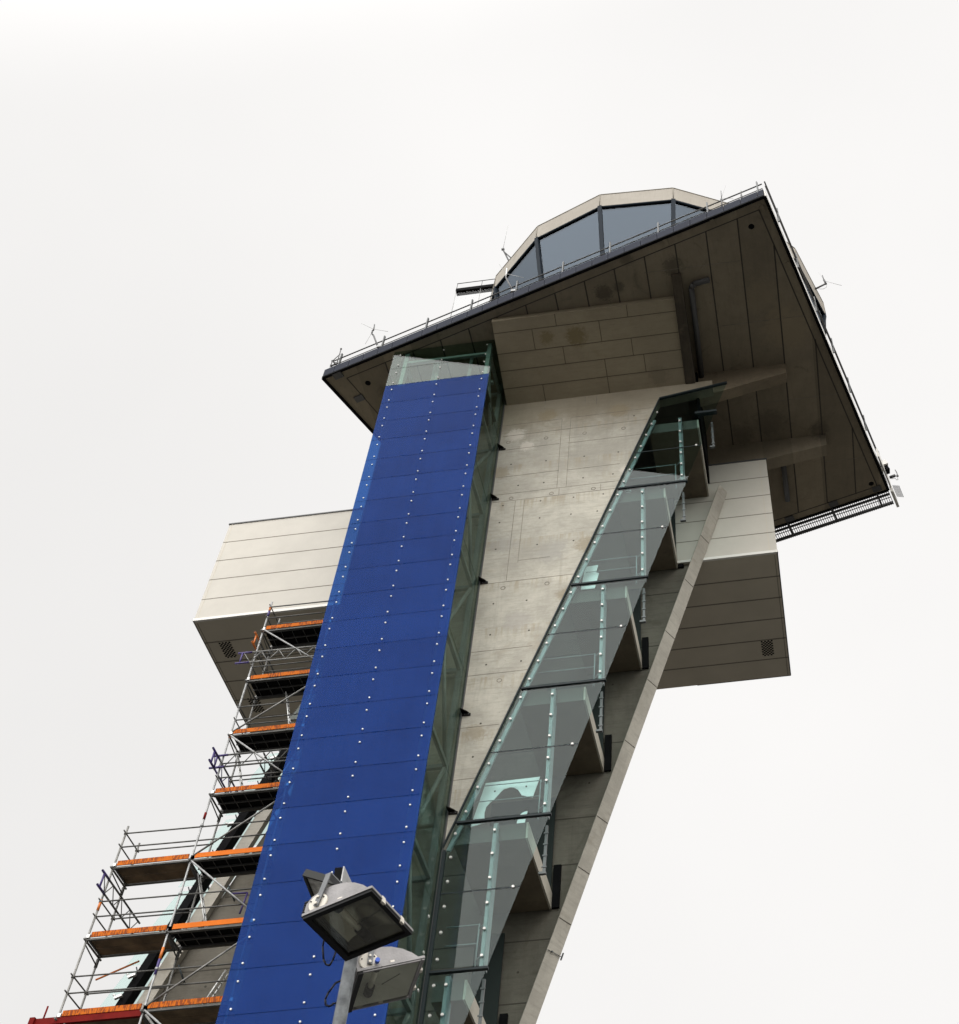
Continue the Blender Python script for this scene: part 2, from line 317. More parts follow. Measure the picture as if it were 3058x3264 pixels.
# ------------------------------------------------------------------ mesh builder
class B:
    def __init__(s):
        s.v, s.f, s.m, s.sm = [], [], [], []
    def face(s, idx, mi=0, smooth=False):
        s.f.append(idx); s.m.append(mi); s.sm.append(smooth)
    def hexa(s, P, mi=0):
        """P: 4 bottom + 4 top corners, matching order"""
        n = len(s.v); s.v += [Vector(p) for p in P]
        for q in ((3, 2, 1, 0), (4, 5, 6, 7), (0, 1, 5, 4), (1, 2, 6, 5), (2, 3, 7, 6), (3, 0, 4, 7)):
            s.face([n+i for i in q], mi)
        return s
    def box(s, x0, x1, y0, y1, z0, z1, mi=0):
        return s.hexa([(x0, y0, z0), (x1, y0, z0), (x1, y1, z0), (x0, y1, z0), (x0, y0, z1), (x1, y0, z1), (x1, y1, z1), (x0, y1, z1)], mi)
    def obox(s, c, ax, ay, az, hx, hy, hz, mi=0):
        c = Vector(c); ax, ay, az = Vector(ax), Vector(ay), Vector(az)
        P = [c+ax*hx*i+ay*hy*j+az*hz*k for k in (-1, 1) for i, j in ((-1, -1), (1, -1), (1, 1), (-1, 1))]
        return s.hexa(P, mi)
    def prism(s, poly, d, mi=0, cap2=None):
        """3-D polygon swept along vector d"""
        n = len(s.v); k = len(poly); d = Vector(d)
        s.v += [Vector(p) for p in poly] + [Vector(p)+d for p in poly]
        s.face([n+i for i in range(k)][::-1], mi); s.face([n+k+i for i in range(k)], mi)
        for i in range(k):
            j = (i+1) % k
            s.face([n+i, n+j, n+k+j, n+k+i], mi)
        return s
    def xz(s, poly, y0, y1, mi=0):
        return s.prism([(x, y0, z) for x, z in poly], (0, y1-y0, 0), mi)
    def xy(s, poly, z0, z1, mi=0):
        return s.prism([(x, y, z0) for x, y in poly], (0, 0, z1-z0), mi)
    def tube(s, p, q, r, seg=8, mi=0, r2=None):
        p, q = Vector(p), Vector(q); d = (q-p)
        if d.length < 1e-6: return s
        d.normalize(); a = d.orthogonal().normalized(); b = d.cross(a)
        n = len(s.v); r2 = r if r2 is None else r2
        for c, rr in ((p, r), (q, r2)):
            for i in range(seg):
                t = 2*math.pi*i/seg
                s.v.append(c+a*rr*math.cos(t)+b*rr*math.sin(t))
        for i in range(seg):
            j = (i+1) % seg
            s.face([n+i, n+j, n+seg+j, n+seg+i], mi, True)
        s.face([n+i for i in range(seg)][::-1], mi); s.face([n+seg+i for i in range(seg)], mi)
        return s
    def path(s, pts, r, seg=6, mi=0):
        for a, b in zip(pts, pts[1:]):
            s.tube(a, b, r, seg, mi)
        return s
    def disc(s, c, nrm, r, h, seg=12, mi=0):
        c = Vector(c); n = Vector(nrm).normalized()
        return s.tube(c, c+n*h, r, seg, mi, r*0.86)
    def line(s, p, q, wdt, nrm, t=0.004, mi=1):
        """a thin seam lying on a surface with outward normal nrm"""
        p, q, nrm = Vector(p), Vector(q), Vector(nrm).normalized()
        d = (q-p); L = d.length; d.normalize(); b = d.cross(nrm)
        return s.obox((p+q)/2+nrm*(t/2-0.002), d, b, nrm, L/2, wdt/2, t/2+0.002, mi)
    def build(s, name, mats, parent=None, label=None, bevel=0.0, base=None):
        me = bpy.data.meshes.new(name)
        o = bpy.data.objects.new(name, me); col.objects.link(o)
        org = Vector((0, 0, 0)); p = parent
        while p is not None:
            org += p.location; p = p.parent
        if base is not None:
            o.location = Vector(base)-org; org = Vector(base)
        me.from_pydata([tuple(v-org) for v in s.v], [], s.f)
        if not isinstance(mats, (list, tuple)): mats = [mats]
        for x in mats: me.materials.append(M[x] if isinstance(x, str) else x)
        for pl, mi, sm in zip(me.polygons, s.m, s.sm):
            pl.material_index = mi; pl.use_smooth = sm
        import bmesh
        bm = bmesh.new(); bm.from_mesh(me); bmesh.ops.recalc_face_normals(bm, faces=bm.faces); bm.to_mesh(me); bm.free()
        if parent is not None: o.parent = parent
        if label: o['label'] = label
        if bevel > 0:
            mo = o.modifiers.new('bevel', 'BEVEL'); mo.width = bevel; mo.segments = 2; mo.limit_method = 'ANGLE'; mo.angle_limit = R(40)
        return o

def thing(name, label, cat, loc, group=None):
    o = bpy.data.objects.new(name, None); col.objects.link(o)
    o.location = loc; o['label'] = label; o['category'] = cat; o.empty_display_size = 0.3
    if group: o['group'] = group
    return o
def lerp(a, b, t): return a+(b-a)*t

# ------------------------------------------------------------------ ground
g = B(); g.box(-1500, 1500, -1500, 1500, -1, 0)
go = g.build('ground', mat('asphalt', (0.05, 0.048, 0.044), 0.9, noise=0.35, nscale=0.15, bump=0.3, bscale=8))
go['kind'] = 'structure'

# ================================================================== CONTROL TOWER
tower = thing('control_tower', 'tall concrete control tower with blue glass lift shaft and glazed cab on a cantilevered platform', 'control tower', (-9.4, 27.0, 0))

def gl_left(z): return -3.0-0.308*(38.04-z)       # left edge of the stair glazing
def gl_right(z): return -1.19-0.2984*(36.96-z)    # right edge
ZJ = 20.37                                         # where the left edge reaches the lift shaft
XS = -8.44                                         # right side of the lift shaft

# --- bright front wall
b = B()
b.xz([(-11.9, 0), (-8.50, 0), (-8.50, 20.25), (-3.06, 38.10), (-1.2, 38.42), (-1.2, 38.85), (-11.9, 38.85)], 25.0, 25.35)
nY = (0, -1, 0)
def wl(x0, z0, x1, z1, wd=0.015, mi=1): b.line((x0, 25.0, z0), (x1, 25.0, z1), wd, nY, mi=mi)
for z, xa, xb in ((37.62, -8.3, -6.36), (37.64, -6.06, -3.2), (37.0, -8.35, -3.45), (36.2, -6.1, -3.65), (36.22, -8.35, -6.4), (34.76, -8.4, -6.34), (34.74, -6.08, -4.35), (33.86, -8.4, -4.35), (33.49, -8.4, -4.5),
                  (30.59, -7.36, -6.4), (29.70, -8.44, -5.65), (26.94, -8.44, -6.7), (26.05, -8.44, -6.75), (22.5, -8.44, -7.85), (24.2, -8.44, -7.4)):
    wl(xa, z, xb, z+0.01)
for x, za, zb in ((-6.36, 37.6, 33.87), (-6.06, 37.6, 33.87), (-7.66, 33.45, 29.75), (-7.37, 33.45, 30.5), (-6.28, 33.82, 33.5), (-4.95, 33.82, 33.5), (-7.0, 38.8, 38.3), (-5.2, 38.8, 38.25), (-5.6, 38.8, 38.3), (-4.1, 37.64, 37.1)):
    wl(x, za, x, zb)
for x, z in ((-6.86, 36.63), (-5.56, 36.65), (-4.25, 36.66), (-8.14, 36.64), (-6.52, 33.62), (-5.18, 33.62), (-7.81, 33.61), (-7.73, 29.44), (-6.43, 29.43), (-7.53, 25.77)):
    for k in range(10):                             # ring of a plugged anchor cone
        t0, t1 = 2*math.pi*k/10, 2*math.pi*(k+1)/10
        b.line((x+0.065*math.cos(t0), 25.0, z+0.065*math.sin(t0)), (x+0.065*math.cos(t1), 25.0, z+0.065*math.sin(t1)), 0.022, nY, mi=1)
for x, z in ((-6.79, 35.37), (-5.53, 35.37), (-4.41, 35.38), (-6.8, 34.22), (-5.53, 34.23), (-4.57, 34.25), (-7.63, 34.23), (-6.85, 33.31), (-5.8, 33.3), (-4.86, 33.29), (-8.05, 33.29), (-8.09, 32.47), (-5.85, 32.48), (-5.03, 32.48), (-6.83, 32.47),
             (-6.83, 31.22), (-5.72, 31.21), (-8.1, 31.22), (-6.99, 28.81), (-7.96, 28.82), (-6.84, 27.57), (-7.94, 27.56), (-7.95, 26.41), (-6.98, 26.41), (-7.9, 24.3), (-8.0, 23.2), (-7.95, 35.4), (-3.9, 37.3)):
    b.disc((x, 25.003, z), nY, 0.032, 0.006, 8, 2)
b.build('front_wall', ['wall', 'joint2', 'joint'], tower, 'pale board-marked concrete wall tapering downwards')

# --- shaded rear wall, three metres behind the stair glazing
b = B()
def rwall_r(z): return -5.446+(z-23.47)*0.2945+0.12
def rwall_l(z): return -16.52+(z-19.13)*0.374
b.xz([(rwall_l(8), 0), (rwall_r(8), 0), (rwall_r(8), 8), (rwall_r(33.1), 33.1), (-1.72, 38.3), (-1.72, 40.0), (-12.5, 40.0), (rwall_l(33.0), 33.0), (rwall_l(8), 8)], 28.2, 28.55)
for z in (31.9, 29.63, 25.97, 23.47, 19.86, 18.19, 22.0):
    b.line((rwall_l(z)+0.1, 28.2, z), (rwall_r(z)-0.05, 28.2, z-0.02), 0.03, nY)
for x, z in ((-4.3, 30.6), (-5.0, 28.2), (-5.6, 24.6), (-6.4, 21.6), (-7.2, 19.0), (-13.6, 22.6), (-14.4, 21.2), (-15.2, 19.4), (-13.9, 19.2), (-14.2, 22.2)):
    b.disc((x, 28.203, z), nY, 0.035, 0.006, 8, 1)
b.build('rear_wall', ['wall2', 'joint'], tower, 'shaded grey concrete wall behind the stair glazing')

# --- inclined concrete rib on the right, running up over the wing
b = B()
A0, A1 = Vector((-8.62, 27.62, 11.5)), Vector((-1.35, 27.62, 36.40))
ddx = (A1-A0).normalized()
side = Vector((0.235, 0.45, 0.06))
n_ = ddx.cross(side).normalized()
if n_.y > 0: n_ = -n_
dep = Vector((-0.06, 0.30, 0.27))
b.hexa([A0, A0+side, A0+side+dep, A0+dep, A1, A1+side, A1+side+dep, A1+dep])
Ld = (A1-A0).length
for t in (5.6, 8.9, 10.4, 12.0, 14.6, 16.9, 18.9, 21.2, 23.3):
    p = A0+ddx*t
    b.line(p+side*0.02, p+side*0.98-ddx*0.02, 0.022, n_)
b.build('inclined_rib', ['rib', 'joint'], tower, 'pale inclined concrete rib crossing the right wing')
# small cable clamp on the rib
b = B(); p = A0+ddx*8.0
b.tube(p+n_*0.02, p+side*1.02+n_*0.02, 0.009, 6); b.obox(p+side*1.03+n_*0.05, ddx, side.normalized(), n_, 0.10, 0.015, 0.015); b.disc(p+side*0.3+n_*0.02, n_, 0.025, 0.04, 8)
b.build('cable_clamp', 'dgrey', tower)

# --- wings
def wing(x0, x1, z0, z1, seam_x, vents, label, joints_dz, xback=None):
    b = B(); y0, y1 = 28.1, 33.92
    b.box(x0, x1, y0, y1, z0+0.02, z1)
    if xback: b.box(xback, x0, 28.56, y1, z0+0.02, z1)
    for k in range(1, 5):
        z = z1-k*joints_dz
        b.line((x0, y0, z), (x1, y0, z), 0.034, nY)
        for xe, nn in ((x0, (-1, 0, 0)), (x1, (1, 0, 0))): b.line((xe, y0+0.01, z), (xe, y1, z), 0.045, nn)
    b.line((seam_x, y0, z0+0.12), (seam_x, y0, z1), 0.014, nY, mi=2)
    wo = b.build('side_wing', ['panel', 'seam', 'under'], tower, label)
    t = B(); t.box(x0-0.02, x1+0.02, y0-0.03, y0+0.05, z0, z0+0.11); t.build('edge_trim', 'panel_trim', wo)
    t = B(); t.box(x0-0.03, x1+0.03, y0-0.03, y0+0.06, z1-0.001, z1+0.05); t.build('roof_flashing', 'dgrey', wo)
    u = B(); u.box(x0+0.02, x1-0.02, y0+0.052, y1, z0-0.005, z0+0.018)
    if xback:
        u.box(xback, x0+0.02, 28.56, y1, z0-0.005, z0+0.018)
        for k in range(5): u.line((xback, 29.13+0.965*k, z0-0.005), (x0+0.02, 29.13+0.965*k, z0-0.005), 0.05, (0, 0, -1))
    for k in range(5): u.line((x0+0.02, 29.13+0.965*k, z0-0.005), (x1-0.02, 29.13+0.965*k, z0-0.005), 0.05, (0, 0, -1))
    for xe in ((x1-0.10,) if xback else (x0+0.10, x1-0.10)): u.line((xe, y0+0.1, z0-0.005), (xe, y1-0.05, z0-0.005), 0.02, (0, 0, -1))
    u.box(x0-0.015, x0+0.018, y0, 28.55 if xback else y1, z0-0.008, z0+0.1, 2); u.box(x1-0.018, x1+0.015, y0, y1, z0-0.008, z0+0.1, 2); u.box(x0, x1, y1-0.01, y1+0.02, z0-0.008, z0+0.1, 2)
    u.build('underside', ['under', 'seam', 'dgrey'], wo)
    for vx, vy in vents:
        g = B(); g.box(vx, vx+0.42, vy, vy+0.76, z0-0.012, z0-0.004)
        for i in range(12):
            for j in range(7):
                if (i+j) % 2 == 0:
                    g.box(vx+0.008+j*0.057, vx+0.070+j*0.057, vy+0.006+i*0.062, vy+0.073+i*0.062, z0-0.016, z0-0.010, 1)
        g.build('vent_grille', ['under', 'black'], wo)
wing(-19.18, -11.0, 32.96, 37.95, -19.07, ((-18.72, 29.17), (-18.70, 31.97)), 'long white panelled wing on the left with two vents below', 0.985)
wing(-2.98, 0.335, 33.13, 38.10, 0.09, ((-0.57, 32.05),), 'white panelled wing on the right with one vent below', 0.985, -6.5)

# --- lift shaft: blue glass front
shaft = B()
for x in (-11.52, -8.62):
    for y in (23.16, 24.85): shaft.box(x-0.07, x+0.07, y-0.07, y+0.07, 0, 39.9)
for k in range(12):
    z = 3.0+k*3.3
    for y in (23.16, 24.85): shaft.box(-11.45, -8.69, y-0.05, y+0.05, z, z+0.12)
    for x in (-11.52, -8.62): shaft.box(x-0.05, x+0.05, 23.2, 24.78, z, z+0.12)
shaft_o = shaft.build('lift_shaft', 'steel', tower)
bk = B(); bk.box(-11.63, -8.76, 23.055, 23.085, 0, 37.84); bk.build('backing_panel', 'dark', shaft_o)
bk = B(); bk.box(-11.66, -11.64, 23.05, 24.95, 0, 39.9); bk.build('side_panel', 'side', shaft_o, 'tinted glass closing the left side')
for k in range(13):                                  # braces seen through the side glass
    z = 3.12+k*3.3 if k < 12 else 36.3
    if z > 37: break
    br = B(); y0, y1 = (23.2, 24.78) if k % 2 else (24.78, 23.2)
    br.tube((-8.64, y0, z), (-8.64, y1, min(z+3.1, 39.8)), 0.055, 8)
    br.build('brace', 'steel', shaft_o)
X0, X1, YF = -11.955, -8.45, 23.0
def bolts(b, z0, z1, mi=1, y=22.978, r=0.024):
    for x in (-11.705, -10.19, -8.675):
        for z in (z1-0.285, z1-0.895):
            if z > z0+0.03: b.disc((x, y, z), nY, r, 0.025, 10, mi)
zt = 37.84
rows = []
for k in range(27):
    rows.append((zt-1.0195*(k+1), zt-1.0195*k))
for z0, z1 in rows:
    b = B(); b.box(X0, X1, YF-0.022, YF, z0+0.006, z1-0.006); bolts(b, z0, z1)
    b.build('blue_pane', ['blue', 'bolt'], shaft_o)
b = B(); b.box(X0, X1, YF-0.022, YF, 0.1, rows[-1][0]-0.006); b.build('lower_blue_panel', 'blue', shaft_o)
for z0, z1 in ((37.84, 38.86), (38.86, 39.93)):
    b = B(); b.box(X0, X1, YF-0.022, YF, z0+0.006, z1-0.006); bolts(b, z0, z1)
    b.build('clear_pane', ['clear', 'bolt'], shaft_o, 'clear glass pane above the blue ones')
b = B()                                              # fittings inside the glazed lift head
for x in (-11.62, -10.62, -10.5, -9.35, -8.66): b.box(x-0.05, x+0.05, 23.5, 23.56, 37.9, 39.9)
b.box(-11.8, -8.6, 23.9, 24.0, 38.7, 38.86); b.box(-10.95, -10.78, 23.45, 23.5, 38.2, 38.45)
b.build('head_frame', 'steel', shaft_o)
b = B(); b.box(-11.85, -8.6, 23.4, 24.9, 37.6, 37.72); b.build('head_floor', 'dgrey', shaft_o)
for k in range(11):                                  # side glazing facing right
    z0 = 1.0+k*3.57; z1 = min(z0+3.57, 39.9)
    b = B(); b.box(XS-0.02, XS, 23.002, 24.93, z0+0.01, z1-0.01)
    for z in (z0+0.4, z0+1.3, z0+2.2, z0+3.1):
        if z < z1-0.1 and z < 18.5: b.disc((XS, 24.62-0.02*z*0, z), (1, 0, 0), 0.04, 0.02, 10, 1)
    b.build('side_glass', ['side', 'bolt'], shaft_o)
b = B(); b.box(XS-0.05, XS+0.015, 24.93, 24.998, 0, 38.8); b.build('corner_profile', 'dgrey', shaft_o)
for z in (36.3, 33.66, 29.78, 24.68, 21.51):         # dark steel plates tying the glass corner to the wall
    b = B(); b.xy([(XS+0.003, 24.99), (XS+0.21, 24.99), (XS+0.16, 24.90), (XS+0.003, 24.74)], z, z+0.02)
    b.xy([(XS+0.0, 24.995), (XS+0.24, 24.995), (XS+0.24, 24.965), (XS+0.0, 24.965)], z-0.07, z)
    b.hexa([(XS+0.02, 24.98, z), (XS+0.17, 24.98, z), (XS+0.17, 24.96, z), (XS+0.02, 24.80, z), (XS+0.02, 24.98, z+0.13), (XS+0.05, 24.98, z+0.13), (XS+0.05, 24.96, z+0.13), (XS+0.02, 24.93, z+0.13)])
    for dx_ in (0.08, 0.19): b.disc((XS+dx_, 24.965, z-0.035), nY, 0.014, 0.015, 8, 1)
    b.build('wall_bracket', ['bkt', 'dgrey'], shaft_o)

# --- stair tower glazing
bars = [37.0, 33.45, 29.23, 25.37, 21.17, 17.2, 13.1]
mullx = [-2.375, -3.632, -4.78, -6.04, -7.225, -7.95]
st = B()
for i, z in enumerate(bars[1:]):
    xl = max(gl_left(z), -8.40); st.box(xl, gl_right(z)+0.03, 24.955, 25.06, z-0.028, z+0.028)
st.box(-1.85, -1.12, 24.93, 25.08, 36.92, 37.02)
# dark edge profile along the glass diagonal
P0, P1 = Vector((gl_left(ZJ)-0.03, 24.96, ZJ)), Vector((gl_left(38.04)-0.03, 24.96, 38.04))
d_ = (P1-P0).normalized()
st.obox((P0+P1)/2, d_, d_.cross(Vector((0, 1, 0))), (0, 1, 0), (P1-P0).length/2, 0.018, 0.03)
st.box(-8.43, -8.36, 24.93, 25.05, 0, ZJ)
Q0, Q1 = Vector((-3.03, 24.96, 38.06)), Vector((-0.70, 24.96, 38.53))
d_ = (Q1-Q0).normalized()
st.obox((Q0+Q1)/2, d_, d_.cross(Vector((0, 1, 0))), (0, 1, 0), (Q1-Q0).length/2, 0.035, 0.04)
stair = st.build('glazed_stair', 'teal', tower, 'glazed staircase widening upwards beside the concrete wall')

def pane(z0, z1, ztop=None):
    """one sheet between two heights following both slanted edges"""
    pts = []
    if z0 < ZJ < z1: pts = [(-8.36, z0), (gl_right(z0), z0), (gl_right(z1), z1), (gl_left(z1), z1), (-8.36, ZJ)]
    elif z1 <= ZJ: pts = [(-8.36, z0), (gl_right(z0), z0), (gl_right(z1), z1), (-8.36, z1)]
    else: pts = [(gl_left(z0), z0), (gl_right(z0), z0), (gl_right(z1), z1), (gl_left(z1), z1)]
    b = B(); b.xz(pts, 24.985, 25.0); return b
mids = [35.22, 31.35, 27.31, 23.27, 19.2, 15.2]
for i in range(6):
    zt_, zb_ = bars[i]-(0.0 if i == 0 else 0.07), bars[i+1]+0.07
    zm = mids[i]; mx = mullx[i]
    gk = B(); gk.box(max(gl_left(zm), -8.36), gl_right(zm), 24.988, 25.002, zm-0.014, zm+0.014); gk.build('gasket', 'teal', stair)
    for (z0, z1) in ((zm+0.015, zt_), (zb_, zm-0.015)):
        b = pane(z0, z1)
        for k in range(6):
            z = lerp(bars[i+1]+0.30, bars[i]-0.33, k/5)
            if z0 < z < z1:
                xl = gl_left(z)+0.115 if z > ZJ else -8.22
                b.disc((mx, 24.985, z), nY, 0.038, 0.035, 12, 1); b.disc((xl, 24.985, z), nY, 0.038, 0.035, 12, 1)
        if z1 < zm: b.disc((gl_right(zm)-0.16, 24.985, zm), nY, 0.038, 0.03, 12, 1)
        b.build('stair_pane', ['stair', 'bolt'], stair)
b = B(); b.xz([(gl_left(37.0), 37.01), (gl_right(37.0)-0.02, 37.01), (-0.72, 38.5), (-3.0, 38.03)], 24.985, 25.0); b.disc((-3.16+0.05, 24.985, 37.3), nY, 0.035, 0.03, 10, 1)
b.build('stair_pane', ['stair', 'bolt'], stair)
for i in range(6):
    zb, zt_ = bars[i+1], bars[i]; mx = mullx[i]
    mu = B(); mu.box(mx-0.045, mx+0.045, 25.02, 25.10, zb+0.06, zt_-0.1); mu.box(mx+0.06, mx+0.068, 25.0, 25.30, zb+0.06, zt_-0.1)
    mu.build('mullion', 'steel', stair)
    if zt_ > ZJ+0.5:                                 # slim fin behind the diagonal edge
        f = B(); za = max(zb, ZJ); p0, p1 = Vector((gl_left(za)+0.115, 25.06, za+0.05)), Vector((gl_left(zt_)+0.115, 25.06, zt_-0.05)); d_ = (p1-p0).normalized()
        f.obox((p0+p1)/2, d_, d_.cross(Vector((0, 1, 0))), (0, 1, 0), (p1-p0).length/2, 0.05, 0.03); f.build('edge_fin', 'steel', stair)
# floor slabs seen from below
slab_z = [36.41, 32.97, 28.65, 24.90, 20.66, 16.6]; slab_x = [-1.76, -2.93, -4.11, -5.19, -6.45, -7.55]
for z, xr in zip(slab_z, slab_x):
    xl = max(gl_left(z)+0.1, -8.3)
    b = B(); b.box(xl, xr-0.05, 25.17, 28.17, z, z+0.46, 2); b.box(xr-0.05, xr, 25.165, 28.17, z-0.002, z+0.46); b.box(xl+0.01, xr-0.055, 25.182, 28.16, z-0.006, z+0.01, 1); b.build('floor_slab', ['slab', 'soffit_shade', 'slab_shade'], stair)
    v = B(); v.box(xr+0.004, xr+0.20, 28.12, 28.19, z+0.02, z+1.3); v.build('gap_shade_sheet', 'black', stair)  # added black sheet, paints the shaded gap beside the landing
    if z < 38: v = B(); v.box(xl, xr-0.02, 28.0, 28.06, z+0.5, z+3.4); v.build('stair_shade_sheet', 'stair_dark', stair)  # added dark sheet, its colour stands for the stair's inner shade
# side frames hanging under each landing at the right
for z, xr in zip(bars[:6], [gl_right(q) for q in bars[:6]]):
    for y, dz, dx in ((25.45, 1.35, -0.16),):
        f = B(); x = xr+dx
        f.box(x-0.032, x+0.032, y-0.03, y+0.03, z-dz, z); f.box(x-0.12, x+0.05, y-0.04, y+0.04, z-dz-0.03, z-dz+0.03)
        for k in range(4): f.box(x-0.058, x+0.058, y-0.045, y-0.03, z-0.25-k*dz/4.2, z-0.21-k*dz/4.2)
        f.build('side_frame', 'frame', stair)
# interior handrails
for zb, mx in zip(bars[1:6], mullx):
    for dz in (1.30, 0.82):
        z = zb+dz; r_ = B(); r_.tube((max(gl_left(z), -8.3)+0.1, 25.3, z), (mx-0.2, 25.3, z), 0.014, 6); r_.build('handrail', 'steel', stair)
    r_ = B(); r_.tube((mx-0.22, 25.3, zb+0.1), (mx-0.22, 25.3, zb+1.32), 0.02, 6)
    for dz in (1.2, 0.4): r_.tube((mx-0.22, 25.3, zb+dz), (mx-0.06, 25.15, zb+dz), 0.012, 6)
    r_.build('rail_post', 'steel', stair)
# white boards leaning behind the glass
b = B(); b.xz([(-5.40, 30.37), (-5.01, 30.40), (-5.07, 30.08), (-4.98, 30.03), (-5.09, 29.40), (-5.50, 29.40)], 25.36, 25.38); b.build('white_board', 'white', stair)
b = B(); b.xz([(-7.71, 22.66), (-6.32, 22.69), (-6.47, 22.06), (-6.75, 22.16), (-6.86, 22.35), (-6.96, 22.42), (-7.07, 22.45), (-7.23, 22.41), (-7.30, 22.33), (-7.36, 22.24), (-7.45, 22.12), (-7.54, 22.04), (-7.63, 21.92), (-7.66, 21.75), (-7.65, 21.6), (-7.57, 21.45), (-7.97, 21.35)], 25.42, 25.44); b.disc((-7.45, 25.42, 22.37), nY, 0.025, 0.01, 8, 1); b.disc((-6.65, 25.42, 22.42), nY, 0.025, 0.01, 8, 1)
b.build('white_board', ['white', 'joint'], stair, 'large white board with a curved cut-out')
b = B(); b.xz([(-6.82, 21.3), (-6.80, 21.46), (-6.76, 21.55), (-6.71, 21.61), (-6.64, 21.65), (-6.57, 21.66), (-6.62, 21.3)], 25.42, 25.44); b.build('white_board', 'white', stair)
b = B(); b.disc((-4.15, 25.5, 33.62), (0, 0, 1), 0.10, 0.16, 12); b.disc((-4.15, 25.5, 33.80), (0, 0, 1), 0.11, 0.14, 12); b.build('stair_lamp', 'steel', stair)
b = B(); b.box(-8.3, -1.9, 25.4, 28.15, 38.6, 38.7); b.build('stair_roof', 'dgrey', stair)
b = B(); b.box(-1.78, -1.70, 25.3, 28.15, 37.1, 39.9); b.build('end_panel', 'black', stair)

# --- platform (rotated rectangle) with its soffit
PL, PT, PR, PB = (-14.744, 23.698), (1.222, 19.019), (4.833, 31.694), (-9.55, 35.70)
b = B()
b.xy([PL, PT, PR, PB], 40.0, 40.42)
dn = (0, 0, -1)
def sl(x0, y0, x1, y1, wd=0.05, mi=1): b.line((x0, y0, 40.0), (x1, y1, 40.0), wd, dn, mi=mi)
def fe(x): return 23.698-0.29306*(x+14.744)          # Y of the front edge
sl(-13.92, 23.83, 1.0, 19.46, 0.035); sl(1.0, 19.46, 4.42, 31.45, 0.045); sl(4.42, 31.45, -9.3, 35.3, 0.04); sl(-13.92, 23.83, -9.3, 35.3, 0.04)
def re(y): return 1.222+(y-19.019)*0.2849-0.3
for k in range(-12, 1):
    x = 0.27+1.057*k
    sl(x, fe(x)+0.38, x, 33.6 if x < 1.0 else 32.3-0.28*(x-1.35), 0.045)
sl(2.5, 24.6, 2.5, 32.0, 0.045); sl(3.6, 28.6, 3.6, 31.7, 0.045); sl(1.37, 20.8, 1.37, 32.3, 0.05)
for xa, xb, y in ((0.27, 3.2, 27.0), (2.5, 4.0, 30.0), (-0.8, 2.2, 23.6), (-13.0, -12.0, 25.4), (-3.0, 0.2, 21.2)): sl(xa, y, xb, y, 0.018, 2)
for x, y in ((0.70, 20.02), (-13.25, 24.14), (4.2, 31.3)): b.disc((x, y, 40.0), dn, 0.10, 0.012, 14, 3)
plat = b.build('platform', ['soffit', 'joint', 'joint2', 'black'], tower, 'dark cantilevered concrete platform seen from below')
for x, y in ((-0.53, 19.69), (-2.12, 20.17), (1.81, 21.58), (1.12, 19.44), (-14.18, 23.66), (-13.72, 24.71), (1.01, 32.55), (2.73, 32.05), (4.4, 31.55)):
    e = B(); a_ = R(-16.3); ax, ay = Vector((math.cos(a_), math.sin(a_), 0)), Vector((-math.sin(a_), math.cos(a_), 0))
    big = y > 32 or x < -13 or y > 31
    e.obox((x, y, 39.975), ax, ay, (0, 0, 1), 0.17 if big else 0.06, 0.12 if big else 0.12, 0.025)
    e.build('anchor_plate', 'dgrey' if big else 'soffit', plat)
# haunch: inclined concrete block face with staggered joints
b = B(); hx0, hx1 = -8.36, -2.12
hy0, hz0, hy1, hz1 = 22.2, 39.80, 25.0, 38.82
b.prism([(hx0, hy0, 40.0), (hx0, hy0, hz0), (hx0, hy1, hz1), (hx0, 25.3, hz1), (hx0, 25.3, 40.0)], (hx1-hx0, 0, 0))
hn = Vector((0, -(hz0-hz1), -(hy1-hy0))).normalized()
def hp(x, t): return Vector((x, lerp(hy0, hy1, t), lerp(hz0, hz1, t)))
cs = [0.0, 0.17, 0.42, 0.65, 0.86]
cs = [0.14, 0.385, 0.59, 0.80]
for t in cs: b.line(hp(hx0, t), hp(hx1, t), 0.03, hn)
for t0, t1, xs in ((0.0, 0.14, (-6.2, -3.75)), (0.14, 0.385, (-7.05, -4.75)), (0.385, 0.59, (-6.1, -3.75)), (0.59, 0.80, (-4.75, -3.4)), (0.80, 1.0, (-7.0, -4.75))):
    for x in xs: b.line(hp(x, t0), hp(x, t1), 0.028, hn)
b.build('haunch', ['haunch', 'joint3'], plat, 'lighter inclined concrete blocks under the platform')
b = B(); b.prism([(-2.11, 21.36, 40.0), (-2.11, 21.36, 39.90), (-2.11, 26.1, 38.45), (-2.11, 26.1, 40.0)], (0.33, 0, 0)); b.build('stained_beam', 'stain', plat, 'narrow dark stained beam')
b = B(); b.path([(-0.86, 21.68, 39.86), (-1.40, 21.77, 39.86), (-1.50, 21.9, 39.86), (-1.58, 25.7, 39.80)], 0.10, 10); b.build('drain_pipe', 'dgrey', plat)
b = B(); b.path([(0.97, 29.4, 39.88), (1.0, 31.55, 39.88)], 0.10, 10); b.build('drain_pipe', 'dgrey', plat)
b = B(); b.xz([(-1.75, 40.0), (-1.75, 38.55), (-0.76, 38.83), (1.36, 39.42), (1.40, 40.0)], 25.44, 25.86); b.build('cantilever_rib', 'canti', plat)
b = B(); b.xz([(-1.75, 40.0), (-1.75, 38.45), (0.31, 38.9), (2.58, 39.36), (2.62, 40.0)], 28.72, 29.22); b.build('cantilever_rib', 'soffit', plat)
b = B(); b.box(-11.85, -1.8, 25.36, 28.19, 38.75, 39.99); b.build('core', 'wall2', plat)
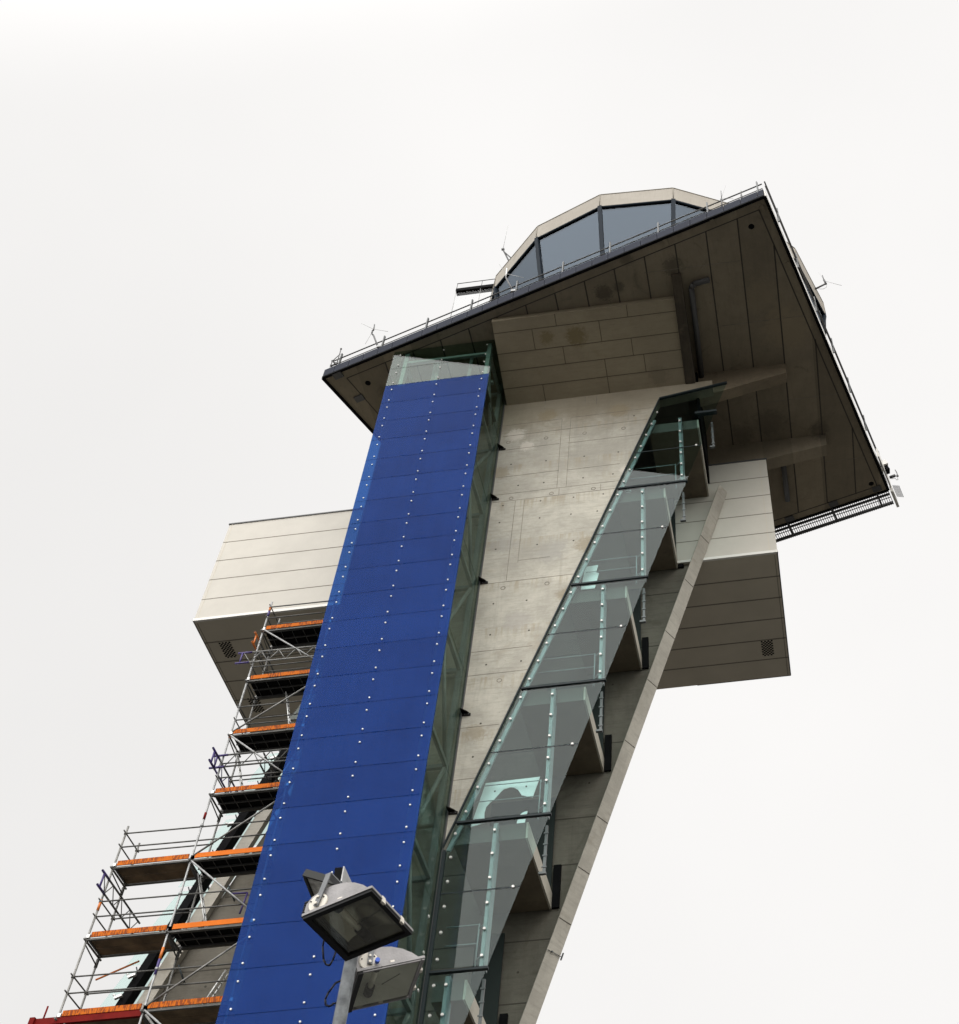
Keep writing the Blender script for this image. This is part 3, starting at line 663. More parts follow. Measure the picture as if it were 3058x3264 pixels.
# fascia panels and railing
def edge(A, Bq, n, off, first, mt='fascia'):
    A, Bq = Vector((*A, 0)), Vector((*Bq, 0)); d = (Bq-A); L = d.length; d.normalize(); o_ = Vector((d.y, -d.x, 0))
    for k in range(n):
        a0 = first+(k-1)*off; a1 = a0+off
        a0 = max(a0, 0.0); a1 = min(a1, L)
        if a1-a0 < 0.05: continue
        f = B(); c = A+d*((a0+a1)/2)+o_*0.02+Vector((0, 0, 40.235))
        f.obox(c, d, o_, (0, 0, 1), (a1-a0)/2-0.008, 0.018, 0.215)
        for t in (a0+0.05, a1-0.05):
            for z in (40.10, 40.37): f.disc(A+d*t+o_*0.037+Vector((0, 0, z)), o_, 0.011, 0.008, 8, 1)
        f.build('fascia_panel', [mt, 'frame'], plat)
    s_ = B(); s_.obox(A+d*L/2+o_*0.0+Vector((0, 0, 39.99)), d, o_, (0, 0, 1), L/2, 0.05, 0.035); s_.build('drip_edge', 'black', plat)
edge(PL, PT, 30, 0.5917, 0.45)
edge(PT, PR, 24, 0.5917, 0.5, 'panel_trim')  # pale finish here stands for a grazing sky reflection on the fascia
edge(PB, PL, 22, 0.5917, 0.3)
edge(PR, PB, 27, 0.5917, 0.4)
def railing(A, Bq, first, step, inset=0.10):
    A, Bq = Vector((*A, 0)), Vector((*Bq, 0)); d = Bq-A; L = d.length; d.normalize(); o_ = Vector((-d.y, d.x, 0)) * inset
    rl = B()
    for z, r_ in ((41.12, 0.024), (40.80, 0.016)): rl.tube(A+d*0.05+o_+Vector((0, 0, z)), A+d*(L-0.05)+o_+Vector((0, 0, z)), r_, 8)
    ro = rl.build('railing', 'rail', plat)
    s = first
    while s < L:
        p = B(); c = A+d*s+o_
        p.obox(c+Vector((0, 0, 40.92)), d, o_.normalized(), (0, 0, 1), 0.022, 0.035, 0.47); p.build('railing_post', 'frame', ro)
        s += step
railing(PL, PT, 0.45, 1.775); railing(PT, PR, 1.25, 1.85, -0.06); railing(PR, PB, 0.6, 1.8); railing(PB, PL, 0.9, 1.8)
lp = B(); lp.path([(-14.60, 23.72, 41.12), (-14.62, 23.72, 40.78), (-14.4, 23.66, 40.78)], 0.016, 6); lp.build('rail_return', 'rail', plat)
# grating catwalk along the rear edge
A = Vector((*PR, 0)); d = (Vector((*PB, 0))-A).normalized(); o_ = Vector((-d.y, d.x, 0))
if o_.dot(Vector((0, 1, 0))) < 0: o_ = -o_
cw = B(); L = 9.0
for o1, o2 in ((0.16, 0.21), (0.60, 0.66)):
    cw.obox(A+d*L/2+o_*((o1+o2)/2)+Vector((0, 0, 39.98)), d, o_, (0, 0, 1), L/2, (o2-o1)/2, 0.05)
for k in range(int(L/0.085)):
    cw.obox(A+d*(0.02+k*0.085)+o_*0.39+Vector((0, 0, 40.0)), d, o_, (0, 0, 1), 0.011, 0.36, 0.018)
for s in (0.05, 0.37, 0.72): cw.obox(A+d*L/2+o_*s+Vector((0, 0, 40.0)), d, o_, (0, 0, 1), L/2, 0.008, 0.018)
for s in (0.45, 2.25, 4.05, 5.85):
    cw.obox(A+d*s+o_*0.30+Vector((0, 0, 39.96)), d, o_, (0, 0, 1), 0.035, 0.36, 0.05)
cw.build('grating_catwalk', 'rail', plat)
er = B()
c0 = A+o_*0.05-d*0.12
er.obox(c0+o_*0.32+Vector((0, 0, 39.95)), d, o_, (0, 0, 1), 0.05, 0.42, 0.16); er.obox(c0-o_*0.9+Vector((0, 0, 40.3)), d, o_, (0, 0, 1), 0.03, 0.8, 0.25)
er.build('end_plate', 'panel_trim', plat)
er = B()
for k in range(7): er.obox(A-d*(0.22+0.035*k)+o_*(0.15+0.02*k)+Vector((0, 0, 40.0)), d, o_, (0, 0, 1), 0.009, 0.30, 0.015)
er.build('end_grating', 'rail', plat)

# --- control cab: sixteen-sided glass drum
CX, CY = -3.52, 27.9
def ring(r, z, k):
    t = R(2.3-90-11.25+22.5*k); return Vector((CX+r*math.cos(t), CY+r*math.sin(t), z))
b = B(); b.xy([(ring(6.2, 0, k).x, ring(6.2, 0, k).y) for k in range(16)], 40.42, 42.3)
cab = b.build('control_cab', 'dgrey', tower, 'sixteen-sided glass control cab with a pale roof rim')
RO, RI, RG, RB_ = 6.90, 6.80, 6.84, 6.33
b = B()
for k in range(16):
    a0, a1 = ring(RO, 46.0, k), ring(RO, 46.0, k+1); c0_, c1_ = ring(RO, 45.10, k), ring(RO, 45.10, k+1)
    i0, i1 = ring(RI, 46.0, k), ring(RI, 46.0, k+1); j0, j1 = ring(RI, 45.10, k), ring(RI, 45.10, k+1)
    e = 0.0015
    b.hexa([c0_.lerp(c1_, e), c1_.lerp(c0_, e), j1.lerp(j0, e), j0.lerp(j1, e), a0.lerp(a1, e), a1.lerp(a0, e), i1.lerp(i0, e), i0.lerp(i1, e)])
    b.tube(ring(RO+0.004, 45.10, k), ring(RO+0.004, 46.0, k), 0.018, 6, 1)
    b.tube(a0+Vector((0, 0, 0.01)), a1+Vector((0, 0, 0.01)), 0.022, 6, 1)
b.build('roof_rim', ['rim', 'seam'], cab)
b = B(); b.xy([(ring(6.78, 0, k).x, ring(6.78, 0, k).y) for k in range(16)], 45.2, 45.9); b.build('roof', 'dgrey', cab)
for k in range(16):
    g0, g1 = ring(RB_, 42.3, k), ring(RB_, 42.3, k+1); h0, h1 = ring(RG, 45.12, k), ring(RG, 45.12, k+1)
    inn = (Vector((CX, CY, 0))-Vector(((g0.x+g1.x)/2, (g0.y+g1.y)/2, 0))).normalized()*0.03
    p = B(); p.hexa([g0, g1, g1+inn, g0+inn, h0, h1, h1+inn, h0+inn]); p.build('window_pane', 'cab', cab)
    q = B(); o1 = (g0-Vector((CX, CY, 42.3))).normalized(); tg = Vector((-o1.y, o1.x, 0)); dd = (h0-g0).normalized()
    q.obox((g0+h0)/2+o1*0.03, dd, tg, dd.cross(tg), (h0-g0).length/2, 0.075, 0.05); q.build('mullion', 'mull', cab)
    hb = B(); hb.tube(h0+Vector((0, 0, -0.05))+o1*0.02, h1+Vector((0, 0, -0.05))+o1*0.02, 0.045, 6); hb.build('head_bar', 'mull', cab)
ci = B(); ci.xy([(CX+5.2*math.cos(t), CY+5.2*math.sin(t)) for t in [R(22.5*k) for k in range(16)]], 42.3, 43.2); ci.tube((CX, CY, 42.3), (CX, CY, 45.2), 0.5, 12); ci.build('console_ring', 'dgrey', cab)
# service balcony behind the left side of the cab
b = B(); b.box(-10.86, -8.9, 24.40, 24.64, 46.28, 46.46); sb = b.build('service_balcony', 'black', cab, 'small dark service balcony on the left of the cab')
b = B()
for x in (-10.84, -9.85, -8.9): b.tube((x, 24.42, 46.48), (x, 24.42, 46.86), 0.012, 6)
b.tube((-10.86, 24.42, 46.86), (-8.7, 24.42, 46.86), 0.016, 6); b.build('balcony_rail', 'rail', sb)
b = B(); b.box(-10.84, -9.3, 24.45, 24.465, 44.3, 46.27); b.build('glass_screen', glass('screen_glass', (0.975, 0.978, 0.978), 0.15), sb)
b = B()
for x in (-10.85, -9.87): b.tube((x, 24.44, 44.3), (x, 24.44, 46.28), 0.012, 6)
b.build('screen_frame', 'galv', sb)

# --- left stair edge behind the scaffold
b = B()
def bl(z): return -15.48-0.323*(24.27-z)
ya, yb = 27.82, 28.12
b.prism([(bl(10), ya, 10), (bl(10)+0.20, ya, 10), (bl(32.9)+0.28, ya, 32.9), (bl(32.9), ya, 32.9)], (0, yb-ya, 0))
lst = b.build('left_stair', 'black', tower, 'dark inclined beam of the left staircase')
b = B(); b.prism([(bl(10)+0.40, 28.0, 10), (bl(10)+0.78, 28.0, 10), (bl(32.9)+0.78, 28.0, 32.9), (bl(32.9)+0.40, 28.0, 32.9)], (0, 0.18, 0)); b.build('inclined_rib', 'rib', lst)
z = 32.6
while z > 13:
    z0 = z-1.02
    for yo, w0, w1 in ((28.20, -0.66, 1.42),):
        p = B(); p.xz([(bl(z0)+w0-0.06, z0+0.02), (rwall_l(z0)-0.02, z0+0.02), (rwall_l(z)-0.02, z-0.02), (bl(z)+w0+0.06, z-0.02)], 28.20, 28.215)
        p.build('edge_pane', 'pale', lst)
    f = B(); f.tube((bl(z)-0.22, 27.93, z-0.1), (bl(z)-0.02, 27.93, z-0.5), 0.018, 6); f.tube((bl(z)-0.10, 27.93, z-0.05), (bl(z)+0.08, 27.93, z-0.42), 0.018, 6)
    f.tube((bl(z)+0.3, 28.0, z-0.1), (bl(z)+0.55, 28.2, z-0.6), 0.03, 6); f.tube((bl(z)+0.85, 28.02, z-0.1), (bl(z)+1.1, 28.1, z-0.55), 0.025, 6)
    f.build('pane_clamp', 'teal', lst)
    z -= 1.14
for z in (24.05, 22.7, 20.9, 19.6, 19.05, 26.3):
    f = B(); x = bl(z)+0.05
    f.obox((x-0.05, 27.74, z), (0.9, 0, 0.35), (0, 1, 0), (-0.35, 0, 0.9), 0.10, 0.04, 0.035); f.tube((x-0.13, 27.74, z+0.02), (x-0.20, 27.74, z+0.07), 0.028, 8)
    f.build('edge_lamp', 'alu', lst)

# ================================================================== SCAFFOLDING
scaf = thing('scaffolding', 'tube scaffolding with orange toe boards standing to the left of the blue lift shaft', 'scaffolding', (-15.0, 25.75, 0))
YS, YB2 = 25.40, 26.12
XA, XB, XC = -17.0, -15.0, -13.0
def tube_part(name, p, q, r=0.0245, mt='scaf', label=None, par=None):
    t = B(); t.tube(p, q, r, 8); return t.build(name, mt, par or scaf, label)
for x, top in ((XA, 22.42), (XB, 30.42), (XC, 30.42)):
    for y in (YS, YB2):
        t = B(); t.tube((x, y, 0), (x, y, top), 0.027, 8)
        z = 1.2
        while z < top:
            t.tube((x, y, z-0.03), (x, y, z+0.03), 0.045, 8); z += 1.0
        t.build('standard', 'galv' if x == XB and y == YS else 'scaf', scaf)
# painted couplers and sleeves on the standards
for x, y, z0, z1, mt in ((XB, YS, 18.45, 18.75, 'opaint'), (XB, YS, 18.05, 18.45, 'purple'), (XB, YS, 29.12, 29.24, 'opaint'), (XB, YS, 30.02, 30.2, 'opaint'), (XB, YS, 29.8, 30.02, 'purple'), (XA, YS, 19.95, 20.25, 'opaint'), (XB, YS, 25.08, 25.2, 'opaint'), (XA, YB2, 19.2, 19.6, 'opaint'), (XB, YS, 22.4, 22.6, 'red')):
    tube_part('painted_sleeve', (x, y, z0), (x, y, z1), 0.034, mt)
def deck(x0, x1, z, kind, board):
    b = B(); xa, xb = x0+0.05, x1-0.05
    if kind == 'steel':
        b.box(xa, xb, YS+0.04, YB2-0.04, z-0.02, z-0.005)
        for y in (YS+0.05, YS+0.36, YB2-0.06): b.box(xa, xb, y-0.012, y+0.012, z-0.07, z-0.02, 1)
        k = xa+0.14
        while k < xb:
            b.box(k-0.008, k+0.008, YS+0.06, YS+0.34, z-0.045, z-0.022, 1); b.box(k+0.0, k+0.016, YS+0.38, YB2-0.08, z-0.045, z-0.022, 1); k += 0.33
        o = b.build('deck', ['black', 'dgrey'], scaf, 'dark steel deck seen from below')
    else:
        for i in range(2): b.box(xa, xb, YS+0.04+i*0.32, YS+0.34+i*0.32, z-0.06, z-0.005)
        b.box(xa, xa+0.04, YS+0.02, YB2-0.02, z-0.09, z-0.06, 1); b.box(xb-0.04, xb, YS+0.02, YB2-0.02, z-0.09, z-0.06, 1)
        o = b.build('deck', ['ply', 'dgrey'], scaf, 'weathered plywood deck seen from below')
    t = B(); t.box(x0+0.10, x1-0.06, YS-0.055, YS-0.03, z-0.01, z+0.125); t.build('toe_board', board, o, 'plain orange toe board' if board == 'orange' else None)
    t = B(); t.box(x0+0.02, x1-0.02, YS-0.03, YS+0.03, z-0.075, z-0.03); t.box(x0+0.02, x1-0.02, YB2-0.03, YB2+0.03, z-0.075, z-0.03); t.build('deck_beam', 'scafd', o)
    t = B()
    for x in (x0, x1): t.obox((x+0.04, YS-0.03, z+0.02), (1, 0, 0), (0, 1, 0), (0, 0, 1), 0.035, 0.035, 0.045)
    t.build('board_clip', 'alu', o)
for z in (17.2, 19.2, 21.2): deck(XA, XB, z, 'ply', 'print')
for z, kd, bd in ((17.2, 'ply', 'print'), (19.2, 'steel', 'orange'), (21.2, 'steel', 'orange'), (23.2, 'steel', 'print'), (25.2, 'steel', 'print'), (27.2, 'steel', 'print'), (29.2, 'steel', 'print')): deck(XB, XC, z, kd, bd)
for x, zs in ((XA, (17.2, 19.2, 21.2)), (XB, (17.2, 19.2, 21.2, 23.2, 25.2, 27.2, 29.2))):
    for z in zs:
        t = B(); t.tube((x, YS-0.12, z-0.08), (x, YB2+0.12, z-0.08), 0.024, 8); t.tube((x, YS, z-0.16), (x, YB2, z-0.28), 0.016, 6); t.tube((x, YB2, z-0.12), (x, YB2, z-0.34), 0.04, 8)
        t.build('transom', 'scafd', scaf)
for z in (17.2, 19.2, 21.2):                         # guard rails, end rails
    for dz in (0.58, 1.0):
        tube_part('guard_rail', (XA, YS, z+dz), (XB, YS, z+dz-0.03), 0.019, 'scafd'); tube_part('guard_rail', (XB, YS, z+dz-0.03), (XC, YS, z+dz-0.05), 0.019, 'scafd')
        tube_part('end_rail', (XA, YS-0.13, z+dz+0.01), (XA, YB2+0.1, z+dz+0.01), 0.017, 'scafd')
    tube_part('guard_rail', (XA, YB2, z+0.98), (XB, YB2, z+0.96), 0.019, 'scafd')
for z in (23.2, 25.2, 27.2, 29.2):
    for dz in (0.52, 1.0): tube_part('guard_rail', (XB, YS, z+dz), (XC, YS, z+dz-0.02), 0.019, 'scafd'); tube_part('end_rail', (XB, YS-0.1, z+dz+0.02), (XB, YB2+0.1, z+dz+0.02), 0.017, 'scafd')
    tube_part('guard_rail', (XB, YB2, z+1.0), (XC, YB2, z+0.98), 0.019, 'scafd')
for z0, z1, y in ((29.18, 27.6, YS), (25.25, 26.8, YS), (25.12, 23.5, YS), (21.26, 22.84, YS), (21.1, 19.45, YS), (17.25, 18.78, YS), (17.15, 15.6, YS)):
    tube_part('brace', (XB+0.05, y-0.05, z0), (XC, y-0.05, z1), 0.024, 'galv' if z1 < z0 else 'scaf')
def girder(p, q, h, n, mt, endmt=None):
    p, q = Vector(p), Vector(q); t = B(); dz = Vector((0, 0, h)); d = (q-p)
    t.tube(p, q, 0.024, 8); t.tube(p+dz, q+dz, 0.024, 8)
    for i in range(n):
        a = p+d*(0.06+0.9*i/n); c = p+d*(0.06+0.9*(i+0.5)/n); e = p+d*(0.06+0.9*(i+1)/n)
        t.tube(a+dz, c, 0.013, 6); t.tube(c, e+dz, 0.013, 6)
    if endmt:
        u = d.normalized()
        t.tube(p-u*0.0, p+u*0.42, 0.030, 8, 1); t.tube(p+dz, p+dz+u*0.42, 0.030, 8, 1); t.tube(p+u*0.13, p+u*0.13+dz, 0.026, 8, 1)
    t.build('lattice_girder', [mt, endmt or mt], scaf)
girder((-15.51, 25.34, 27.88), (-12.6, 25.34, 27.82), 0.40, 5, 'scaf', 'purple')
girder((-15.27, 25.34, 24.04), (-12.6, 25.34, 24.02), 0.40, 5, 'scafd', 'purple')
girder((-15.07, 24.88, 23.93), (-15.07, 27.2, 23.93), 0.40, 4, 'purple', 'purple')
girder((-13.95, 25.5, 24.12), (-13.95, 27.2, 24.12), 0.40, 3, 'scafd')
girder((-16.98, 24.98, 20.41), (-16.98, 27.3, 20.41), 0.40, 4, 'scafd', 'purple')
girder((-15.08, 25.12, 28.50), (-15.08, 27.3, 28.50), 0.38, 4, 'scafd', 'opaint')
girder((-16.9, 26.2, 19.33), (-13.0, 26.2, 19.31), 0.40, 7, 'scafd')
t = B(); t.path([(-14.05, 26.0, 20.5), (-13.60, 26.0, 20.48), (-13.66, 26.0, 19.9)], 0.022, 8); t.build('access_frame', 'purple', scaf)
for (xa, za), (xb, zb) in (((-15.0, 25.12), (-14.33, 23.25)), ((-14.98, 21.1), (-14.27, 19.25)), ((-14.0, 27.05), (-13.5, 25.3)), ((-13.55, 18.3), (-13.95, 17.3))):
    t = B()
    for yo in (25.86, 26.02): t.tube((xa, yo, za), (xb, yo, zb), 0.022, 6)
    for k in range(1, 8): p_ = Vector((lerp(xa, xb, k/8), 0, lerp(za, zb, k/8))); t.tube((p_.x, 25.86, p_.z), (p_.x, 26.02, p_.z), 0.016, 6)
    t.build('ladder', 'alu', scaf)
t = B(); t.box(-17.58, -15.02, 25.36, 25.44, 17.03, 17.19); t.box(-17.62, -17.5, 25.3, 25.5, 16.98, 17.2); t.tube((-17.35, 25.4, 17.1), (-17.35, 25.4, 17.5), 0.02, 8); t.tube((-17.6, 25.42, 16.98), (-16.9, 25.42, 17.02), 0.025, 8, 1)
t.build('red_beam', ['red', 'scaf'], scaf)
t = B(); t.tube((-17.0, 25.4, 16.0), (-16.75, 25.4, 17.2), 0.03, 8); t.tube((-14.9, 25.38, 17.05), (-14.2, 25.38, 16.3), 0.03, 8); t.build('strut', 'scaf', scaf)
t = B(); t.tube((-16.9, 26.15, 18.55), (-15.95, 26.15, 18.95), 0.022, 8); t.build('strut', 'opaint', scaf)

# ================================================================== FLOODLIGHT MAST
mast = thing('floodlight_mast', 'galvanised steel lamp mast in the foreground carrying a cluster of floodlights', 'floodlight mast', (-4.165, 10.2, 0))
t = B(); t.tube((-4.165, 10.2, 0), (-4.165, 10.2, 8.42), 0.085, 24, 0, 0.056)
t.build('pole', mat('galvanised_pole', (0.15, 0.16, 0.165), 0.6, 0.1, noise=0.5, nscale=9, spec=0.3, c2=(0.055, 0.06, 0.063)), mast)

def floodlight(c, yaw_, tilt, wb, ha, label, refl, knob=False, thin=False):
    c = Vector(c); bb = Vector((math.cos(yaw_), math.sin(yaw_), 0)); hh = Vector((-math.sin(yaw_), math.cos(yaw_), 0))
    aa = hh*math.cos(tilt)+Vector((0, 0, 1))*math.sin(tilt); nn = bb.cross(aa)
    if label[0] == '!': nn = -nn; label = label[1:]
    k = ha/0.62
    def P(u, v, w_): return c+aa*(u*k)+bb*v-nn*(w_*k)
    prof = [(-0.31, 0.0), (-0.325, 0.07), (-0.31, 0.13), (-0.26, 0.185), (-0.17, 0.215), (-0.06, 0.22), (0.05, 0.20), (0.15, 0.155), (0.23, 0.095), (0.285, 0.035), (0.30, 0.0)]
    hw = wb/2-0.02
    def shell(prof, hw, mi=0):
        s = B(); n = len(prof)
        L_ = [P(u, -hw, w_) for u, w_ in prof]; R_ = [P(u, hw, w_) for u, w_ in prof]
        s.v += L_+R_
        for i in range(n-1): s.face([i, i+1, n+i+1, n+i], mi, True)
        s.face(list(range(n)), mi); s.face([n+i for i in range(n)][::-1], mi)
        return s
    h = shell(prof, hw)
    for i in range(7):                               # cooling ribs at the back
        w0 = 0.03+i*0.022
        h.obox(P(-0.325+0.004*i, 0, w0), aa, bb, nn, 0.032*k, hw*0.99, 0.006, 1)
    ho = h.build('floodlight', ['cast', 'rubber'], mast, label)
    inner = [(u*0.95, max(0.0, w_*0.9-0.006)) for u, w_ in prof]
    shell(inner, hw-0.02).build('reflector', refl, ho)
    f = B()
    for u0, u1, v0, v1 in ((-0.325, -0.272, -wb/2, wb/2), (0.285, 0.325, -wb/2, wb/2), (-0.272, 0.285, -wb/2, -wb/2+0.05), (-0.272, 0.285, wb/2-0.05, wb/2)):
        f.obox(P((u0+u1)/2, (v0+v1)/2, -0.012), aa, bb, nn, (u1-u0)/2*k, (v1-v0)/2, 0.016)
    if thin:
        f = B(); f.obox(P(-0.30, 0, -0.012), aa, bb, nn, 0.026*k, wb/2, 0.016); f.obox(P(0.314, 0, -0.006), aa, bb, nn, 0.011*k, wb/2, 0.010, 1)
        for s in (-1, 1): f.obox(P(0.0, s*(wb/2-0.009), -0.006), aa, bb, nn, 0.285*k, 0.009, 0.010, 1)
    fo = f.build('front_frame', ['rubber', 'cast'], ho)
    l = B()
    for u, v, du, dv in ((-0.325, 0, 0.006, wb/2+0.006), (0.327, 0, 0.006, wb/2+0.006), (0, -wb/2-0.004, 0.325*k, 0.005), (0, wb/2+0.004, 0.325*k, 0.005)): l.obox(P(u, v, 0.012), aa, bb, nn, du, dv, 0.012)
    l.build('rim_lip', 'cast', ho)
    gp = B(); gp.obox(P(0.0065, 0, -0.006), aa, bb, nn, 0.2785*k, wb/2-(0.018 if thin else 0.05), 0.003); gp.build('glass_pane', 'lampglass', ho)
    bu = B(); bu.tube(P(-0.09, -0.16, 0.10), P(-0.09, 0.16, 0.10), 0.028, 12); bu.tube(P(-0.09, -0.30, 0.10), P(-0.09, -0.16, 0.10), 0.045, 12, 1); bu.tube(P(-0.09, 0.16, 0.10), P(-0.09, 0.30, 0.10), 0.045, 12, 1); bu.build('lamp_tube', ['bulb', 'rubber'], ho)
    ca = B(); ca.path([P(-0.02+0.03*i, 0.02+0.004*i, 0.02+0.012*i) for i in range(8)], 0.004, 5); ca.build('inner_wire', 'rubber', ho)
    dsk = B(); dsk.disc(P(-0.195, hw, 0.09), bb, 0.095, 0.014, 28); dsk.build('pivot_plate', 'plate', ho)
    dsk = B(); dsk.disc(P(-0.195, -hw, 0.09), -bb, 0.095, 0.014, 28)
    for ang in (30, 150, 260): dsk.disc(P(-0.195+0.07*math.cos(R(ang)), -hw-0.014, 0.09+0.07*math.sin(R(ang))), -bb, 0.007, 0.006, 8, 1)
    dsk.build('pivot_plate', ['plate', 'rubber'], ho)
    br = B(); uh, wh = -0.09, 0.335
    for s in (-1, 1):
        v = s*(hw+0.028)
        p0, p1 = P(-0.20, v, 0.05), P(uh, v, wh); d = (p1-p0).normalized()
        br.obox((p0+p1)/2, d, bb, d.cross(bb), (p1-p0).length/2, 0.006, 0.024)
        br.disc(P(-0.195, s*(hw+0.03), 0.07), bb*s, 0.015, 0.02, 8, 1); br.disc(P(-0.178, s*(hw+0.03), 0.13), bb*s, 0.013, 0.018, 8, 1)
    br.obox(P(uh, 0, wh), bb, aa, nn, hw+0.034, 0.028, 0.006)
    br.build('bracket', ['bracket', 'plate'], ho)
    for u, v, w_, hu, hv, hz in ((0.02, -hw-0.005, 0.02, 0.02, 0.012, 0.028), (0.02, hw+0.005, 0.02, 0.02, 0.012, 0.028), (0.325, -0.16, 0.0, 0.012, 0.025, 0.03), (0.325, 0.16, 0.0, 0.012, 0.025, 0.03)):
        cl = B(); cl.obox(P(u, v, w_), aa, bb, nn, hu, hv, hz); cl.build('clip', 'plate', ho)
    if knob:
        kb = B(); kb.tube(P(-0.13, -hw-0.03, 0.055), P(-0.13, -hw-0.075, 0.055), 0.022, 12); kb.build('adjusting_knob', 'knob', ho)
    return P
P1 = floodlight((-3.835, 9.402, 7.995), R(76.1), R(170.65), 0.70, 0.62, 'front floodlight tilted downwards with dark glass', 'refl')
P2 = floodlight((-4.03, 10.79, 8.257), R(115.6), R(157.6), 0.70, 0.60, 'lower floodlight with a blue adjusting knob and whitish reflector', 'reflw', True, True)
# elongated street lantern behind the front floodlight, pointing away
lb = Vector((math.cos(R(94.3)), math.sin(R(94.3)), 0)); lh = Vector((-lb.y, lb.x, 0)); la = lh*math.cos(R(20.2))+Vector((0, 0, 1))*math.sin(R(20.2)); ln = lb.cross(la)
LC = Vector((-4.346, 9.977, 8.531))
t = B(); w2, h2 = 0.53, 0.165
for s_, m_ in ((-1, 0), (1, 0)): t.obox(LC+la*s_*(h2-0.012)+ln*0.03, lb, la, ln, w2, 0.012, 0.035)
for s_ in (-1, 1): t.obox(LC+lb*s_*(w2-0.012)+ln*0.03, lb, la, ln, 0.012, h2-0.024, 0.035)
t.hexa([LC+lb*i*w2+la*j*h2+ln*0.065 for i, j in ((-1, -1), (1, -1), (1, 1), (-1, 1))]+[LC+lb*i*(w2-0.07)+la*j*(h2-0.06)+ln*0.10 for i, j in ((-1, -1), (1, -1), (1, 1), (-1, 1))])
lo = t.build('street_lantern', 'lantern', mast, 'elongated dark grey street lantern pointing away behind the front floodlight')
t = B(); t.obox(LC+ln*0.015, lb, la, ln, w2-0.03, h2-0.03, 0.004); t.build('lens', 'lens', lo)
t = B(); t.obox((-4.42, 10.30, 9.04), (-0.05, 1, 0.05), (1, 0.05, 0), (0, -0.05, 1), 0.22, 0.04, 0.075)
t.build('arm_end', ['black'], mast, 'dark square end of an arm above the cluster')
t = B(); t.obox((-4.374, 10.30, 9.04), (-0.05, 1, 0.05), (1, 0.05, 0), (0, -0.05, 1), 0.225, 0.006, 0.08); t.build('arm_plate', 'galv', mast)
t = B()
t.tube((-4.165, 10.2, 8.38), (-4.165, 10.2, 8.80), 0.045, 12)
t.obox((-4.05, 9.95, 8.33), (0.42, -0.9, 0), (0.9, 0.42, 0), (0, 0, 1), 0.38, 0.035, 0.03)
t.obox((-4.30, 10.22, 8.62), (0.95, -0.1, 0), (0.1, 0.95, 0), (0, 0, 1), 0.30, 0.035, 0.03)
t.build('cross_arm', 'galv', mast)
for pts in ([(-4.44, 10.15, 8.44), (-4.45, 10.17, 8.32), (-4.42, 10.18, 8.19), (-4.39, 10.19, 8.14), (-4.355, 10.19, 8.13), (-4.335, 10.19, 8.18), (-4.32, 10.19, 8.28), (-4.22, 10.19, 8.33)],
            [(-4.21, 10.19, 7.97), (-4.25, 10.15, 7.92), (-4.30, 10.15, 7.83), (-4.315, 10.15, 7.77), (-4.30, 10.15, 7.715), (-4.265, 10.16, 7.705), (-4.24, 10.17, 7.735), (-4.21, 10.19, 7.75)]):
    t = B(); t.path(pts, 0.009, 8); t.build('cable', 'rubber', mast)

# ================================================================== ANTENNAS AND CAMERA
def E(s, z, off=0.0):                                 # a point over the front edge of the platform, s metres from its left corner
    A = Vector((*PL, 0)); d = (Vector((*PT, 0))-A).normalized(); o_ = Vector((-d.y, d.x, 0))
    return A+d*s+o_*off+Vector((0, 0, z))
def antenna(label, base, parts, group='antennas along the platform and cab'):
    o = thing('antenna', label, 'antenna', base, group)
    for name, pts, r, mt in parts:
        b = B()
        if name == 'ball': b.disc(pts[0], (0, 0, 1), r, r*1.4, 10)
        elif name == 'clamp': b.obox(pts[0], (1, 0, 0), (0, 1, 0), (0, 0, 1), r*0.9, r*0.6, r*0.7)
        else: b.path(pts, r, 8)
        b.build(name, mt, o)
    return o
antenna('short pole with a ball tip at the left corner of the platform railing', E(0.45, 40.45), [('mast', [E(0.45, 40.45), E(0.42, 41.58)], 0.018, 'rail'), ('ball', [E(0.42, 41.58)], 0.035, 'rail'), ('strut', [E(0.2, 40.9), E(0.5, 40.62)], 0.014, 'rail'), ('strut', [E(0.22, 40.98), E(0.46, 41.25)], 0.014, 'rail')])
antenna('bent dark mast with thin radials on the left part of the platform railing', E(2.2, 40.5), [('mast', [E(2.18, 40.5), E(1.78, 41.60), E(1.67, 41.80), E(1.66, 41.98), E(1.71, 42.05)], 0.03, 'rail'), ('antenna_rod', [E(1.71, 42.0), E(1.67, 42.42)], 0.022, 'dgrey'), ('radial', [E(1.68, 42.1), E(1.01, 42.95)], 0.007, 'galv'), ('radial', [E(1.68, 42.1), E(2.40, 41.45)], 0.007, 'galv'), ('radial', [E(1.68, 41.98), E(1.51, 41.21)], 0.006, 'galv'), ('clamp', [E(2.2, 40.58)], 0.08, 'galv')])
antenna('leaning mast with thin radials on the railing below the left end of the cab', E(7.49, 40.5), [('mast', [E(7.52, 40.5), E(7.10, 41.85)], 0.03, 'rail'), ('antenna_rod', [E(7.10, 41.85), E(7.09, 42.47)], 0.025, 'alu'), ('radial', [E(7.10, 42.1), E(6.70, 43.1)], 0.007, 'galv'), ('radial', [E(7.10, 42.1), E(7.85, 41.25)], 0.007, 'galv'), ('clamp', [E(7.5, 40.6)], 0.08, 'galv')])
